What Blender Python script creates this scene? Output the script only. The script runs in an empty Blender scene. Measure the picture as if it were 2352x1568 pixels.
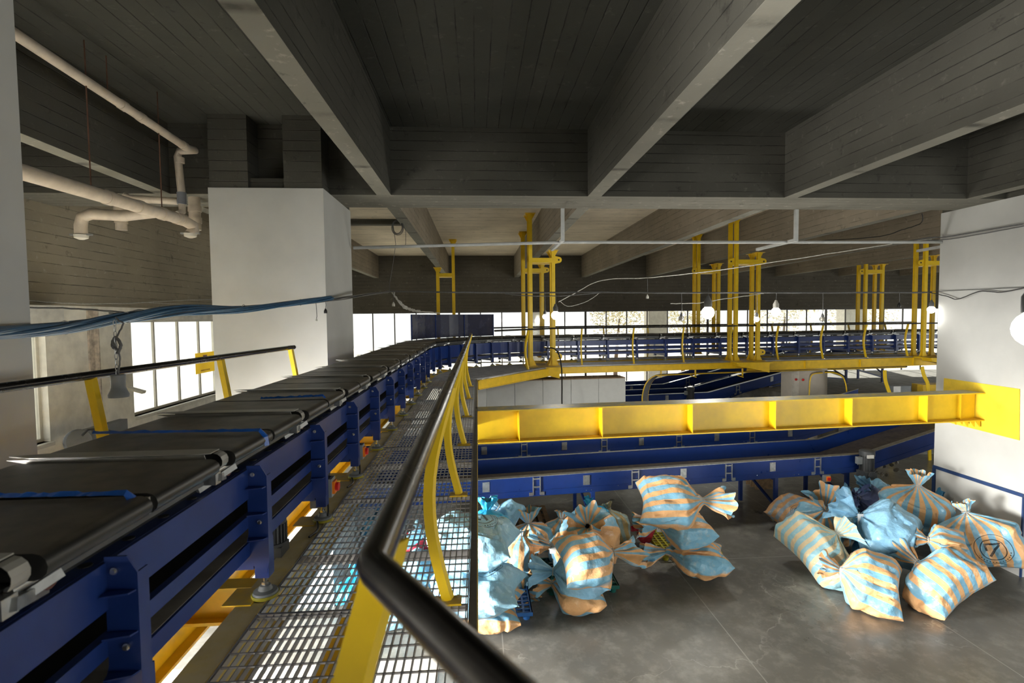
import bpy, math, random
from mathutils import Matrix, Vector, noise
PI = math.pi
S = bpy.context.scene
COL = S.collection
random.seed(7)

# ---------------------------------------------------------------- camera, world, lights, exposure
F_PX, YAW, PITCH, ROLL, CAMZ = 1169.63, 0.067290, 0.046505, -0.009746, 5.0
def cam_axes():
    cy, sy = math.cos(YAW), math.sin(YAW)
    r = Vector((cy, -sy, 0)); f = Vector((sy, cy, 0)); z = Vector((0, 0, 1))
    cp, sp = math.cos(PITCH), math.sin(PITCH)
    f2 = f*cp - z*sp; u = z*cp + f*sp
    cr, sr = math.cos(ROLL), math.sin(ROLL)
    return r*cr + u*sr, u*cr - r*sr, f2
CR, CU, CF = cam_axes()
CAM = Vector((0, 0, CAMZ))
cd = bpy.data.cameras.new('camera'); cam = bpy.data.objects.new('camera', cd); COL.objects.link(cam)
cd.sensor_width = 36.0; cd.lens = 36.0*F_PX/2352.0; cd.clip_start = 0.05; cd.clip_end = 300
cam.matrix_world = Matrix(((CR.x, CU.x, -CF.x, 0), (CR.y, CU.y, -CF.y, 0), (CR.z, CU.z, -CF.z, CAMZ), (0, 0, 0, 1)))
cd.dof.use_dof = True; cd.dof.focus_distance = 9.0; cd.dof.aperture_fstop = 3.2
S.camera = cam
S.view_settings.view_transform = 'Standard'; S.view_settings.look = 'None'
S.view_settings.exposure = 0.0; S.view_settings.gamma = 1.0

W = bpy.data.worlds.new('world'); S.world = W; W.use_nodes = True
bgn = W.node_tree.nodes['Background']; bgn.inputs[0].default_value = (1.0, 0.985, 0.95, 1); bgn.inputs[1].default_value = 1.3

def area(name, loc, direction, sx, sy, power=0, color=(1, 1, 1), portal=False):
    l = bpy.data.lights.new(name, 'AREA'); l.shape = 'RECTANGLE'; l.size = sx; l.size_y = sy
    l.energy = power; l.color = color
    if portal: l.cycles.is_portal = True
    o = bpy.data.objects.new(name, l); COL.objects.link(o)
    o.location = loc; o.rotation_euler = Vector(direction).to_track_quat('-Z', 'Z').to_euler()
    return o
# daylight: the open loading gate on the lower left, and sky through the windows; back and right lights are added fill
gl = area('loading_gate_daylight', (-8.35, -1.4, 1.95), (1, 0.25, -0.02), 5.6, 3.4, 3500, (1.0, 0.97, 0.92)); gl.data.spread = math.radians(102)
gl = area('low_opening_daylight', (-8.35, 5.6, 1.35), (1, 0.22, -0.14), 3.1, 2.3, 1500, (1.0, 0.97, 0.92)); gl.data.spread = math.radians(78)
gl = area('back_fill_light', (12.5, -6.4, 2.6), (-.25, 1, 0), 15.0, 3.4, 800, (1.0, 0.98, 0.94)); gl.data.spread = math.radians(130)  # unseen light behind the camera, added to fill the camera-facing sides
sun = bpy.data.lights.new('sun', 'SUN'); sun.energy = 9.0; sun.angle = .01; sun.color = (1, .93, .82)
so = bpy.data.objects.new('sun', sun); COL.objects.link(so); so.rotation_euler = Vector((-.25, -.70, -.70)).to_track_quat('-Z', 'Y').to_euler()
area('right_fill_light', (28.4, 14.5, 3.6), (-1, 0, 0), 25.0, 3.4, 2600, (1.0, 0.98, 0.94))  # unseen light added to brighten right-facing sides and the far bay
area('portal_far', (9.0, 28.05, 2.9), (0, -1, 0), 33.5, 4.8, portal=True)
area('portal_left', (-8.05, 18.4, 4.0), (1, 0, 0), 12.0, 2.4, portal=True)
area('portal_left_near', (-8.05, 6.6, 4.0), (1, 0, 0), 6.8, 2.4, portal=True)

def at(px, py, X=None, Y=None, Z=None):
    d = CR*((px-1176)/F_PX) - CU*((py-784)/F_PX) + CF
    if Y is not None: t = Y/d.y
    elif X is not None: t = X/d.x
    else: t = (Z-CAMZ)/d.z
    return CAM + d*t

# ---------------------------------------------------------------- materials
MAT = {}
def nodes_of(name):
    m = bpy.data.materials.new(name); m.use_nodes = True; nt = m.node_tree
    return m, nt, nt.nodes['Principled BSDF']
def N(nt, typ, **kw):
    n = nt.nodes.new(typ)
    for k, v in kw.items():
        if isinstance(k, str) and hasattr(n, k): setattr(n, k, v)
    return n
def math_node(nt, op, a, b=None, clamp=False):
    n = nt.nodes.new('ShaderNodeMath'); n.operation = op; n.use_clamp = clamp
    for i, v in enumerate((a, b)):
        if v is None: continue
        if isinstance(v, (int, float)): n.inputs[i].default_value = v
        else: nt.links.new(v, n.inputs[i])
    return n.outputs[0]
def mixc(nt, fac, a, b, blend='MIX'):
    n = nt.nodes.new('ShaderNodeMix'); n.data_type = 'RGBA'; n.blend_type = blend
    for i, v in ((0, fac), (6, a), (7, b)):
        if isinstance(v, (int, float)): n.inputs[i].default_value = v
        elif isinstance(v, tuple): n.inputs[i].default_value = (*v[:3], 1)
        else: nt.links.new(v, n.inputs[i])
    return n.outputs[2]
def noise_tex(nt, vec, scale, detail=4, rough=.55):
    n = nt.nodes.new('ShaderNodeTexNoise'); n.inputs['Scale'].default_value = scale
    n.inputs['Detail'].default_value = detail; n.inputs['Roughness'].default_value = rough
    if vec is not None: nt.links.new(vec, n.inputs['Vector'])
    return n.outputs['Fac']
def ramp(nt, fac, lo, hi):
    n = nt.nodes.new('ShaderNodeMapRange'); n.inputs[1].default_value = lo; n.inputs[2].default_value = hi
    n.clamp = True; nt.links.new(fac, n.inputs[0]); return n.outputs[0]
def world_pos(nt):
    return nt.nodes.new('ShaderNodeNewGeometry').outputs['Position']
def bump(nt, bs, h, strength=.3, dist=.02):
    b = nt.nodes.new('ShaderNodeBump'); b.inputs['Strength'].default_value = strength; b.inputs['Distance'].default_value = dist
    nt.links.new(h, b.inputs['Height']); nt.links.new(b.outputs[0], bs.inputs['Normal'])

def paint(name, col, rough=.4, metal=0.0, vary=.12, scale=6, dust=None, spec=.5, bmp=0):
    if name in MAT: return MAT[name]
    m, nt, bs = nodes_of(name)
    p = world_pos(nt); f = noise_tex(nt, p, scale, 5)
    dark = tuple(c*(1-vary) for c in col); lite = tuple(min(1, c*(1+vary)) for c in col)
    c = mixc(nt, ramp(nt, f, .35, .65), dark, lite)
    if dust:
        g = nt.nodes.new('ShaderNodeNewGeometry'); sep = nt.nodes.new('ShaderNodeSeparateXYZ'); nt.links.new(g.outputs['Normal'], sep.inputs[0])
        up = ramp(nt, sep.outputs[2], .7, .95)
        f2 = ramp(nt, noise_tex(nt, p, 9, 5), .15, .6)
        c = mixc(nt, math_node(nt, 'MULTIPLY', math_node(nt, 'MULTIPLY', up, f2), dust[1]), c, dust[0])
    nt.links.new(c, bs.inputs['Base Color'])
    bs.inputs['Metallic'].default_value = metal
    r = nt.nodes.new('ShaderNodeMapRange'); r.inputs[3].default_value = max(.05, rough-.08); r.inputs[4].default_value = min(1, rough+.1)
    nt.links.new(f, r.inputs[0]); nt.links.new(r.outputs[0], bs.inputs['Roughness'])
    bs.inputs['Specular IOR Level'].default_value = spec
    if bmp: bump(nt, bs, noise_tex(nt, p, 60, 3), bmp, .004)
    MAT[name] = m; return m

def concrete(name, axis, pitch, col, light=(.5, .47, .40), line=.5, joint_axis=None):
    m, nt, bs = nodes_of(name)
    p = world_pos(nt); sep = nt.nodes.new('ShaderNodeSeparateXYZ'); nt.links.new(p, sep.inputs[0])
    n1 = noise_tex(nt, p, .7, 6, .6); n2 = noise_tex(nt, p, 7, 6, .65); n3 = noise_tex(nt, p, 2.3, 4)
    x = sep.outputs['XYZ'.index(axis)]
    x = math_node(nt, 'ADD', x, math_node(nt, 'MULTIPLY', math_node(nt, 'SUBTRACT', n2, .5), .02))
    fr = math_node(nt, 'FRACT', math_node(nt, 'DIVIDE', x, pitch))
    d = math_node(nt, 'ABSOLUTE', math_node(nt, 'SUBTRACT', fr, .5))
    ln = math_node(nt, 'SUBTRACT', 1, ramp(nt, math_node(nt, 'SUBTRACT', .5, d), .012, .05))
    ln = math_node(nt, 'MULTIPLY', ln, ramp(nt, n3, .36, .62))
    fl = math_node(nt, 'FLOOR', math_node(nt, 'DIVIDE', x, pitch))
    w = nt.nodes.new('ShaderNodeTexWhiteNoise'); w.noise_dimensions = '1D'; nt.links.new(fl, w.inputs['W'])
    c = mixc(nt, ramp(nt, n1, .3, .7), tuple(v*.82 for v in col), tuple(v*1.15 for v in col))
    c = mixc(nt, math_node(nt, 'MULTIPLY', w.outputs[0], .35), c, tuple(v*.72 for v in col))
    c = mixc(nt, math_node(nt, 'MULTIPLY', ramp(nt, n2, .60, .75), .5), c, light)
    c = mixc(nt, math_node(nt, 'MULTIPLY', ln, .8), c, tuple(v*.18 for v in col))
    pit = ramp(nt, noise_tex(nt, p, 3.1, 8, .75), .60, .68)
    c = mixc(nt, math_node(nt, 'MULTIPLY', pit, .6), c, tuple(v*.3 for v in col))
    nt.links.new(c, bs.inputs['Base Color']); bs.inputs['Roughness'].default_value = .9
    bs.inputs['Specular IOR Level'].default_value = .2
    h = math_node(nt, 'ADD', math_node(nt, 'MULTIPLY', ln, -1.0), math_node(nt, 'MULTIPLY', n2, .35))
    h = math_node(nt, 'ADD', h, math_node(nt, 'MULTIPLY', w.outputs[0], .3))
    bump(nt, bs, h, .5, .02)
    MAT[name] = m; return m

def floor_mat():
    m, nt, bs = nodes_of('polished_concrete_floor')
    p = world_pos(nt); sep = nt.nodes.new('ShaderNodeSeparateXYZ'); nt.links.new(p, sep.inputs[0])
    n1 = noise_tex(nt, p, .45, 6, .6); n2 = noise_tex(nt, p, 4, 8, .7); n3 = noise_tex(nt, p, 1.1, 6, .65)
    c = mixc(nt, ramp(nt, n1, .3, .7), (.12, .118, .106), (.20, .196, .178))
    c = mixc(nt, math_node(nt, 'MULTIPLY', ramp(nt, n2, .48, .72), .6), c, (.30, .295, .265))
    c = mixc(nt, math_node(nt, 'MULTIPLY', ramp(nt, n3, .55, .70), .6), c, (.40, .39, .35))
    # joints of the slab
    def joint(out, pitch, off, wd):
        fr = math_node(nt, 'FRACT', math_node(nt, 'DIVIDE', math_node(nt, 'ADD', out, off), pitch))
        d = math_node(nt, 'MULTIPLY', math_node(nt, 'ABSOLUTE', math_node(nt, 'SUBTRACT', fr, .5)), pitch)
        return math_node(nt, 'SUBTRACT', 1, ramp(nt, d, wd*.5, wd))
    j = math_node(nt, 'MAXIMUM', joint(sep.outputs[0], 3.55, -2.10, .012), joint(sep.outputs[1], 4.4, -7.75, .012))
    c = mixc(nt, math_node(nt, 'MULTIPLY', j, .6), c, (.42, .41, .38))
    # cracks
    v = nt.nodes.new('ShaderNodeTexVoronoi'); v.feature = 'DISTANCE_TO_EDGE'; v.inputs['Scale'].default_value = .38
    wob = nt.nodes.new('ShaderNodeVectorMath'); wob.operation = 'ADD'
    nn = nt.nodes.new('ShaderNodeTexNoise'); nn.inputs['Scale'].default_value = 2.2; nn.inputs['Detail'].default_value = 6; nt.links.new(p, nn.inputs['Vector'])
    sc = nt.nodes.new('ShaderNodeVectorMath'); sc.operation = 'SCALE'; sc.inputs['Scale'].default_value = .7; nt.links.new(nn.outputs['Color'], sc.inputs[0])
    nt.links.new(p, wob.inputs[0]); nt.links.new(sc.outputs[0], wob.inputs[1]); nt.links.new(wob.outputs[0], v.inputs['Vector'])
    cr = math_node(nt, 'SUBTRACT', 1, ramp(nt, v.outputs['Distance'], .001, .005))
    cr = math_node(nt, 'MULTIPLY', cr, ramp(nt, n3, .45, .6))
    c = mixc(nt, math_node(nt, 'MULTIPLY', cr, .7), c, (.38, .37, .34))
    nt.links.new(c, bs.inputs['Base Color'])
    nt.links.new(ramp_to(nt, n1, .26, .40), bs.inputs['Roughness'])
    bump(nt, bs, n1, .04, .01)
    return m
def ramp_to(nt, f, a, b):
    n = nt.nodes.new('ShaderNodeMapRange'); n.inputs[1].default_value = .3; n.inputs[2].default_value = .7
    n.inputs[3].default_value = a; n.inputs[4].default_value = b; nt.links.new(f, n.inputs[0]); return n.outputs[0]

def glass_mat():
    m, nt, bs = nodes_of('window_glass'); nt.nodes.remove(bs)
    t = nt.nodes.new('ShaderNodeBsdfTransparent'); t.inputs[0].default_value = (.94, .96, .95, 1)
    g = nt.nodes.new('ShaderNodeBsdfGlossy'); g.inputs['Roughness'].default_value = .05
    mx = nt.nodes.new('ShaderNodeMixShader'); mx.inputs[0].default_value = .05
    nt.links.new(t.outputs[0], mx.inputs[1]); nt.links.new(g.outputs[0], mx.inputs[2])
    nt.links.new(mx.outputs[0], nt.nodes['Material Output'].inputs[0]); return m

def sheet_mat():
    m, nt, bs = nodes_of('yellow_sheet'); bs.inputs['Base Color'].default_value = (.85, .66, .07, 1)
    tr = nt.nodes.new('ShaderNodeBsdfTranslucent'); tr.inputs[0].default_value = (.92, .74, .10, 1)
    mx = nt.nodes.new('ShaderNodeMixShader'); mx.inputs[0].default_value = .65
    nt.links.new(bs.outputs[0], mx.inputs[1]); nt.links.new(tr.outputs[0], mx.inputs[2]); nt.links.new(mx.outputs[0], nt.nodes['Material Output'].inputs[0]); return m
def emit_mat(name, col, strength):
    m, nt, bs = nodes_of(name)
    bs.inputs['Base Color'].default_value = (*col, 1); bs.inputs['Emission Color'].default_value = (*col, 1)
    bs.inputs['Emission Strength'].default_value = strength; return m

# sack cloth: stripes run along the bag (uv.y across the bag in metres, uv.x along it); optional printed ring emblem
def sack_mat(name, colA, colB=None, pitch=.2, emblem=None, rough=.32):
    m, nt, bs = nodes_of(name)
    uv = nt.nodes.new('ShaderNodeUVMap'); uv.uv_map = 'UVMap'
    sep = nt.nodes.new('ShaderNodeSeparateXYZ'); nt.links.new(uv.outputs[0], sep.inputs[0])
    u, v = sep.outputs[0], sep.outputs[1]
    tc = nt.nodes.new('ShaderNodeTexCoord').outputs['Object']
    n1 = noise_tex(nt, tc, 2.2, 5); n2 = noise_tex(nt, tc, 9, 6, .65)
    if colB is not None:
        vv = math_node(nt, 'ADD', v, math_node(nt, 'MULTIPLY', math_node(nt, 'SUBTRACT', n1, .5), .02))
        fr = math_node(nt, 'FRACT', math_node(nt, 'DIVIDE', vv, pitch))
        st = ramp(nt, math_node(nt, 'ABSOLUTE', math_node(nt, 'SUBTRACT', fr, .5)), .235, .265)
        c = mixc(nt, st, colA, colB)
    else:
        c = mixc(nt, ramp(nt, n1, .3, .7), colA, tuple(x*.85 for x in colA))
    c = mixc(nt, math_node(nt, 'MULTIPLY', ramp(nt, n2, .5, .7), .22), c, tuple(min(1, x*1.5+.1) for x in colA))
    if emblem:
        u0, v0, R = emblem
        du = math_node(nt, 'SUBTRACT', u, u0); dv = math_node(nt, 'SUBTRACT', v, v0)
        r = math_node(nt, 'SQRT', math_node(nt, 'ADD', math_node(nt, 'MULTIPLY', du, du), math_node(nt, 'MULTIPLY', dv, dv)))
        def ringm(rad, w): return math_node(nt, 'SUBTRACT', 1, ramp(nt, math_node(nt, 'ABSOLUTE', math_node(nt, 'SUBTRACT', r, rad)), w*.7, w))
        mk = math_node(nt, 'MAXIMUM', ringm(R, R*.022), ringm(R*.68, R*.035))
        ang = math_node(nt, 'ARCTAN2', dv, du)
        # small marks lettered round the lower ring
        tick = math_node(nt, 'GREATER_THAN', math_node(nt, 'FRACT', math_node(nt, 'MULTIPLY', ang, 5.3)), .55)
        tick = math_node(nt, 'MULTIPLY', tick, math_node(nt, 'GREATER_THAN', math_node(nt, 'FRACT', math_node(nt, 'MULTIPLY', r, 5.2/R)), .35))
        band = math_node(nt, 'SUBTRACT', 1, ramp(nt, math_node(nt, 'ABSOLUTE', math_node(nt, 'SUBTRACT', r, R*.84)), R*.055, R*.07))
        half = math_node(nt, 'LESS_THAN', du, -.25*R)
        mk = math_node(nt, 'MAXIMUM', mk, math_node(nt, 'MULTIPLY', math_node(nt, 'MULTIPLY', tick, band), half))
        # hooked bar in the middle
        def bar(cu, cv, hu, hv):
            a = math_node(nt, 'LESS_THAN', math_node(nt, 'ABSOLUTE', math_node(nt, 'SUBTRACT', du, cu)), hu)
            b = math_node(nt, 'LESS_THAN', math_node(nt, 'ABSOLUTE', math_node(nt, 'SUBTRACT', dv, cv)), hv)
            return math_node(nt, 'MULTIPLY', a, b)
        k = R
        dg = math_node(nt, 'LESS_THAN', math_node(nt, 'ABSOLUTE', math_node(nt, 'ADD', du, math_node(nt, 'ADD', dv, .1*k))), .10*k)
        dg = math_node(nt, 'MULTIPLY', dg, math_node(nt, 'LESS_THAN', r, .5*k))
        for q in (bar(.38*k, -.05*k, .06*k, .42*k), bar(.2*k, .36*k, .22*k, .06*k), dg): mk = math_node(nt, 'MAXIMUM', mk, q)
        c = mixc(nt, math_node(nt, 'MULTIPLY', mk, .9), c, (.01, .011, .016))
    nt.links.new(c, bs.inputs['Base Color']); bs.inputs['Roughness'].default_value = rough
    bs.inputs['Specular IOR Level'].default_value = .45
    bs.inputs['Subsurface Weight'].default_value = 0.0
    w2 = noise_tex(nt, tc, 6.0, 4, .52); vor = nt.nodes.new('ShaderNodeTexVoronoi'); vor.inputs['Scale'].default_value = 4.5
    nt.links.new(tc, vor.inputs['Vector'])
    h = math_node(nt, 'ADD', w2, math_node(nt, 'MULTIPLY', vor.outputs['Distance'], .8))
    bump(nt, bs, h, .7, .05)
    return m

YEL = paint('yellow_paint', (.80, .52, .012), .38, vary=.08, dust=((.33, .31, .25), .55))
YELC = paint('yellow_paint_clean', (.80, .54, .012), .35, vary=.05)
YELD = paint('dusty_yellow_steel', (.60, .47, .14), .7, vary=.2, dust=((.64, .56, .36), .9))
YELO = paint('ochre_primer', (.66, .42, .015), .45, vary=.12)
BLUE = paint('blue_powder_coat', (.011, .034, .17), .33, vary=.1, spec=.5)
BLUEL = paint('blue_sheet_panel', (.008, .034, .19), .3, vary=.06, spec=.5)
STEEL = paint('galvanised_steel', (.42, .43, .43), .38, .9, vary=.18, scale=14)
STEELD = paint('dusty_steel_tray', (.30, .275, .235), .5, .15, vary=.2)
GRATE = paint('galvanised_grating', (.36, .36, .37), .42, .6, vary=.2)
CHROME = paint('bright_zinc', (.7, .7, .68), .22, 1.0, vary=.06)
BELT = paint('black_rubber_belt', (.012, .012, .011), .42, vary=.3, scale=3, dust=((.13, .108, .078), .75))
BLACK = paint('black_plastic', (.010, .010, .010), .45, vary=.2)
PIPEBLK = paint('black_steel_tube', (.022, .020, .018), .25, .6, vary=.4, scale=5)
DKGREY = paint('dark_grey_casting', (.075, .08, .085), .45, .2, vary=.15)
GREYP = paint('grey_plastic', (.22, .24, .25), .5, vary=.1)
ORANGE = paint('orange_plastic', (.85, .22, .01), .4, vary=.05)
RED = paint('red_plastic', (.65, .02, .015), .4, vary=.05)
WHITE = paint('white_wall_paint', (.47, .475, .455), .55, vary=.06, scale=1.2, bmp=.05)
PLAST = paint('flaking_white_plaster', (.82, .79, .70), .85, vary=.12, scale=3, bmp=.5)
CABIN = paint('pale_grey_enamel', (.50, .51, .49), .4, vary=.03)
BEIGE = paint('beige_enamel', (.55, .50, .42), .45, vary=.04)
PVC = paint('cream_pvc_pipe', (.52, .45, .36), .45, vary=.1, scale=8)
PVCG = paint('grey_pvc_collar', (.16, .17, .19), .45, vary=.1)
CABB = paint('blue_cable_sheath', (.02, .085, .17), .45, vary=.15, scale=20)
CABG = paint('grey_cable_sheath', (.10, .10, .10), .5, vary=.2, scale=20)
CABW = paint('pale_cable_sheath', (.45, .44, .40), .5, vary=.2, scale=20)
WOOD = paint('weathered_pallet_wood', (.26, .17, .09), .8, vary=.25, scale=10)
BROWN = paint('brown_dust_board', (.26, .18, .11), .85, vary=.25, scale=5)
GRNP = paint('green_plastic', (.012, .12, .10), .4, vary=.12)
BLUP = paint('blue_plastic', (.03, .14, .42), .4, vary=.1)
YELP = paint('yellow_plastic', (.42, .38, .03), .45, vary=.15)
RUST = paint('rusty_iron', (.13, .065, .04), .8, .3, vary=.3)
FRAMEW = paint('cream_window_frame', (.58, .55, .47), .5, vary=.08)
MULL = paint('dark_window_mullion', (.10, .09, .085), .5, vary=.1)
REDCLOTH = paint('red_plastic_film', (.62, .03, .06), .4, vary=.2)
PAPER = paint('white_paper', (.78, .78, .76), .7, vary=.04)
FILM = paint('blue_film', (.012, .10, .45), .2, vary=.2)
FOLI = paint('sunlit_leaves', (.62, .55, .30), .8, vary=.3)
BARK = paint('bark', (.16, .11, .07), .9, vary=.2)
OUTC = paint('outdoor_concrete', (.68, .65, .58), .9, vary=.1)
GLASS = glass_mat()
GLOW = emit_mat('lit_bulb', (1.0, .97, .88), 14.0)
BULBG = paint('unlit_bulb_glass', (.42, .40, .34), .15, vary=.05)
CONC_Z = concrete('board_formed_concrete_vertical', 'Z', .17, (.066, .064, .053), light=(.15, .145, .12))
CONC_ZF = concrete('board_formed_concrete_far_beam_lit', 'Z', .17, (.25, .215, .165))  # near beam concrete again, with window light put into a paler colour
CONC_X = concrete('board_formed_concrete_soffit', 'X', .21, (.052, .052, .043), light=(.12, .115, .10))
CONC_YF = concrete('board_formed_concrete_far_soffit_lit', 'Y', .60, (.70, .62, .49))  # window-lit far slab: its brightness is painted into this pale tone
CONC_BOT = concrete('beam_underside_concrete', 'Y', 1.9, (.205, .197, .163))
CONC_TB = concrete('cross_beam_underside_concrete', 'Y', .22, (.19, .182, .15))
FLOORM = floor_mat()
OR_, BL_ = (.76, .43, .20), (.20, .44, .61)
SK = {
 'stripe': sack_mat('striped_sack', OR_, BL_, .20),
 'stripe_logo': sack_mat('striped_sack_printed', OR_, BL_, .20, emblem=(.50, .45, .27)),
 'pale': sack_mat('pale_striped_sack', (.72, .58, .36), (.30, .56, .66), .17),
 'olive': sack_mat('olive_striped_sack', (.48, .36, .16), (.30, .42, .42), .15),
 'dark': sack_mat('dark_striped_sack_printed', (.42, .24, .11), (.20, .27, .33), .19, emblem=(.45, .42, .25)),  # same stripes in darker colours
 'blue': sack_mat('blue_sack', (.24, .48, .68)),
 'blue_logo': sack_mat('pale_blue_sack_printed', (.28, .52, .68), emblem=(.62, .45, .27)),
 'pale_blue': sack_mat('pale_blue_sack', (.30, .53, .68)),
 'cyan': sack_mat('bright_cyan_sack', (.03, .38, .66), rough=.3),
 'deep': sack_mat('deep_blue_sack', (.06, .24, .42)),
 'navy': sack_mat('navy_sack', (.05, .075, .19), rough=.5),
}

# ---------------------------------------------------------------- mesh helpers
class MB:
    def __init__(s): s.v = []; s.f = []; s.uv = None
    def poly(s, pts): 
        i = len(s.v); s.v += [tuple(p) for p in pts]; s.f.append(tuple(range(i, i+len(pts))))
    def hexa(s, p):   # p: 8 corners, bottom ring 0-3, top ring 4-7
        i = len(s.v); s.v += [tuple(q) for q in p]
        for f in ((3, 2, 1, 0), (4, 5, 6, 7), (0, 1, 5, 4), (1, 2, 6, 5), (2, 3, 7, 6), (3, 0, 4, 7)): s.f.append(tuple(i+k for k in f))
        return s
    def box(s, x0, x1, y0, y1, z0, z1):
        return s.hexa([(x0, y0, z0), (x1, y0, z0), (x1, y1, z0), (x0, y1, z0), (x0, y0, z1), (x1, y0, z1), (x1, y1, z1), (x0, y1, z1)])
    def bar(s, a, b, w, h, up=(0, 0, 1)):
        a, b = Vector(a), Vector(b); d = (b-a).normalized(); up = Vector(up)
        if abs(d.dot(up)) > .95: up = Vector((0, 1, 0))
        r = d.cross(up).normalized()*w/2; u = r.cross(d).normalized()*h/2
        return s.hexa([a-r-u, a+r-u, b+r-u, b-r-u, a-r+u, a+r+u, b+r+u, b-r+u])
    def prism(s, pts, off):   # extrude planar polygon pts by vector off
        n = len(pts); i = len(s.v); off = Vector(off)
        s.v += [tuple(p) for p in pts]+[tuple(Vector(p)+off) for p in pts]
        s.f.append(tuple(range(i+n-1, i-1, -1))); s.f.append(tuple(range(i+n, i+2*n)))
        for k in range(n): s.f.append((i+k, i+(k+1) % n, i+n+(k+1) % n, i+n+k))
        return s
    def tube(s, pts, r, n=8, caps=True):
        pts = [Vector(p) for p in pts]; m = len(pts)
        rr = r if isinstance(r, (list, tuple)) else [r]*m
        prev = None; base = len(s.v)
        for k, p in enumerate(pts):
            d = (pts[min(k+1, m-1)]-pts[max(k-1, 0)])
            d = d.normalized() if d.length > 1e-9 else Vector((0, 0, 1))
            if prev is None:
                a = d.orthogonal().normalized()
            else:
                a = (prev-d*prev.dot(d)); a = a.normalized() if a.length > 1e-6 else d.orthogonal().normalized()
            prev = a; b = d.cross(a)
            for q in range(n):
                t = 2*PI*q/n; s.v.append(tuple(p+(a*math.cos(t)+b*math.sin(t))*rr[k]))
        for k in range(m-1):
            for q in range(n):
                s.f.append((base+k*n+q, base+k*n+(q+1) % n, base+(k+1)*n+(q+1) % n, base+(k+1)*n+q))
        if caps:
            s.f.append(tuple(base+q for q in range(n-1, -1, -1))); s.f.append(tuple(base+(m-1)*n+q for q in range(n)))
        return s
    def lathe(s, c, prof, n=16, axis=(0, 0, 1)):   # prof: list of (r, h)
        ax = Vector(axis).normalized(); a = ax.orthogonal().normalized(); b = ax.cross(a); c = Vector(c); base = len(s.v); m = len(prof)
        for r, h in prof:
            for q in range(n):
                t = 2*PI*q/n; s.v.append(tuple(c+ax*h+(a*math.cos(t)+b*math.sin(t))*max(r, 1e-4)))
        for k in range(m-1):
            for q in range(n): s.f.append((base+k*n+q, base+k*n+(q+1) % n, base+(k+1)*n+(q+1) % n, base+(k+1)*n+q))
        s.f.append(tuple(base+q for q in range(n-1, -1, -1))); s.f.append(tuple(base+(m-1)*n+q for q in range(n)))
        return s
    def cyl(s, a, b, r, n=12): return s.tube([a, b], r, n)
    def build(s, name, mat, parent=None, smooth=False, origin=None):
        me = bpy.data.meshes.new(name); o = bpy.data.objects.new(name, me)
        org = Vector(origin) if origin is not None else (Vector(parent['_org']) if parent is not None and '_org' in parent else Vector((0, 0, 0)))
        me.from_pydata([tuple(Vector(v)-org) for v in s.v], [], s.f)
        me.materials.append(mat)
        if s.uv:
            l = me.uv_layers.new(name='UVMap')
            for i, w in enumerate(s.uv): l.data[i].uv = w
        if smooth: 
            for p in me.polygons: p.use_smooth = True
            try: me.set_sharp_from_angle(angle=math.radians(40))
            except Exception: pass
        COL.objects.link(o)
        if parent is not None:
            o.parent = parent
            ORG[o.name] = org
        else: o.location = org
        if parent is not None: o['_org'] = tuple(org)
        else: o['_org'] = tuple(org)
        return o
ORG = {}
def thing(name, label, cat, loc=(0, 0, 0), rz=0, group=None, local=False):
    o = bpy.data.objects.new(name, None); COL.objects.link(o); o.location = loc; o.rotation_euler = (0, 0, rz)
    o.empty_display_size = .2
    o['label'] = label; o['category'] = cat
    if group: o['group'] = group
    o['_org'] = (0, 0, 0) if local else tuple(loc)
    return o
def tag(o, label, cat, group=None, kind=None):
    o['label'] = label; o['category'] = cat
    if group: o['group'] = group
    if kind: o['kind'] = kind
    return o
def struct(name, mb, mat, parent=None, smooth=False):
    o = mb.build(name, mat, parent, smooth)
    if parent is None: o['kind'] = 'structure'
    return o
def kids(o): return list(o.children)
def dup(root, loc, rz=None, label=None, group=None):
    def cp(o, par):
        c = o.copy(); COL.objects.link(c)
        if par is not None: c.parent = par
        for ch in kids(o): cp(ch, c)
        return c
    r = cp(root, None); r.location = loc
    if rz is not None: r.rotation_euler = (0, 0, rz)
    if label: r['label'] = label
    if group: r['group'] = group
    return r
def smooth_pts(pts, k=6):
    pts = [Vector(p) for p in pts]; out = []
    for i in range(len(pts)-1):
        p0 = pts[max(i-1, 0)]; p1 = pts[i]; p2 = pts[i+1]; p3 = pts[min(i+2, len(pts)-1)]
        for j in range(k):
            t = j/k
            out.append(.5*((2*p1)+(p2-p0)*t+(2*p0-5*p1+4*p2-p3)*t*t+(3*p1-p0-3*p2+p3)*t**3))
    out.append(pts[-1]); return out
ORD = ['first', 'second', 'third', 'fourth', 'fifth', 'sixth', 'seventh', 'eighth', 'ninth', 'tenth', 'eleventh', 'twelfth', 'thirteenth', 'fourteenth', 'fifteenth', 'sixteenth', 'seventeenth', 'eighteenth', 'nineteenth', 'twentieth', 'twenty-first', 'twenty-second']

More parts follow.
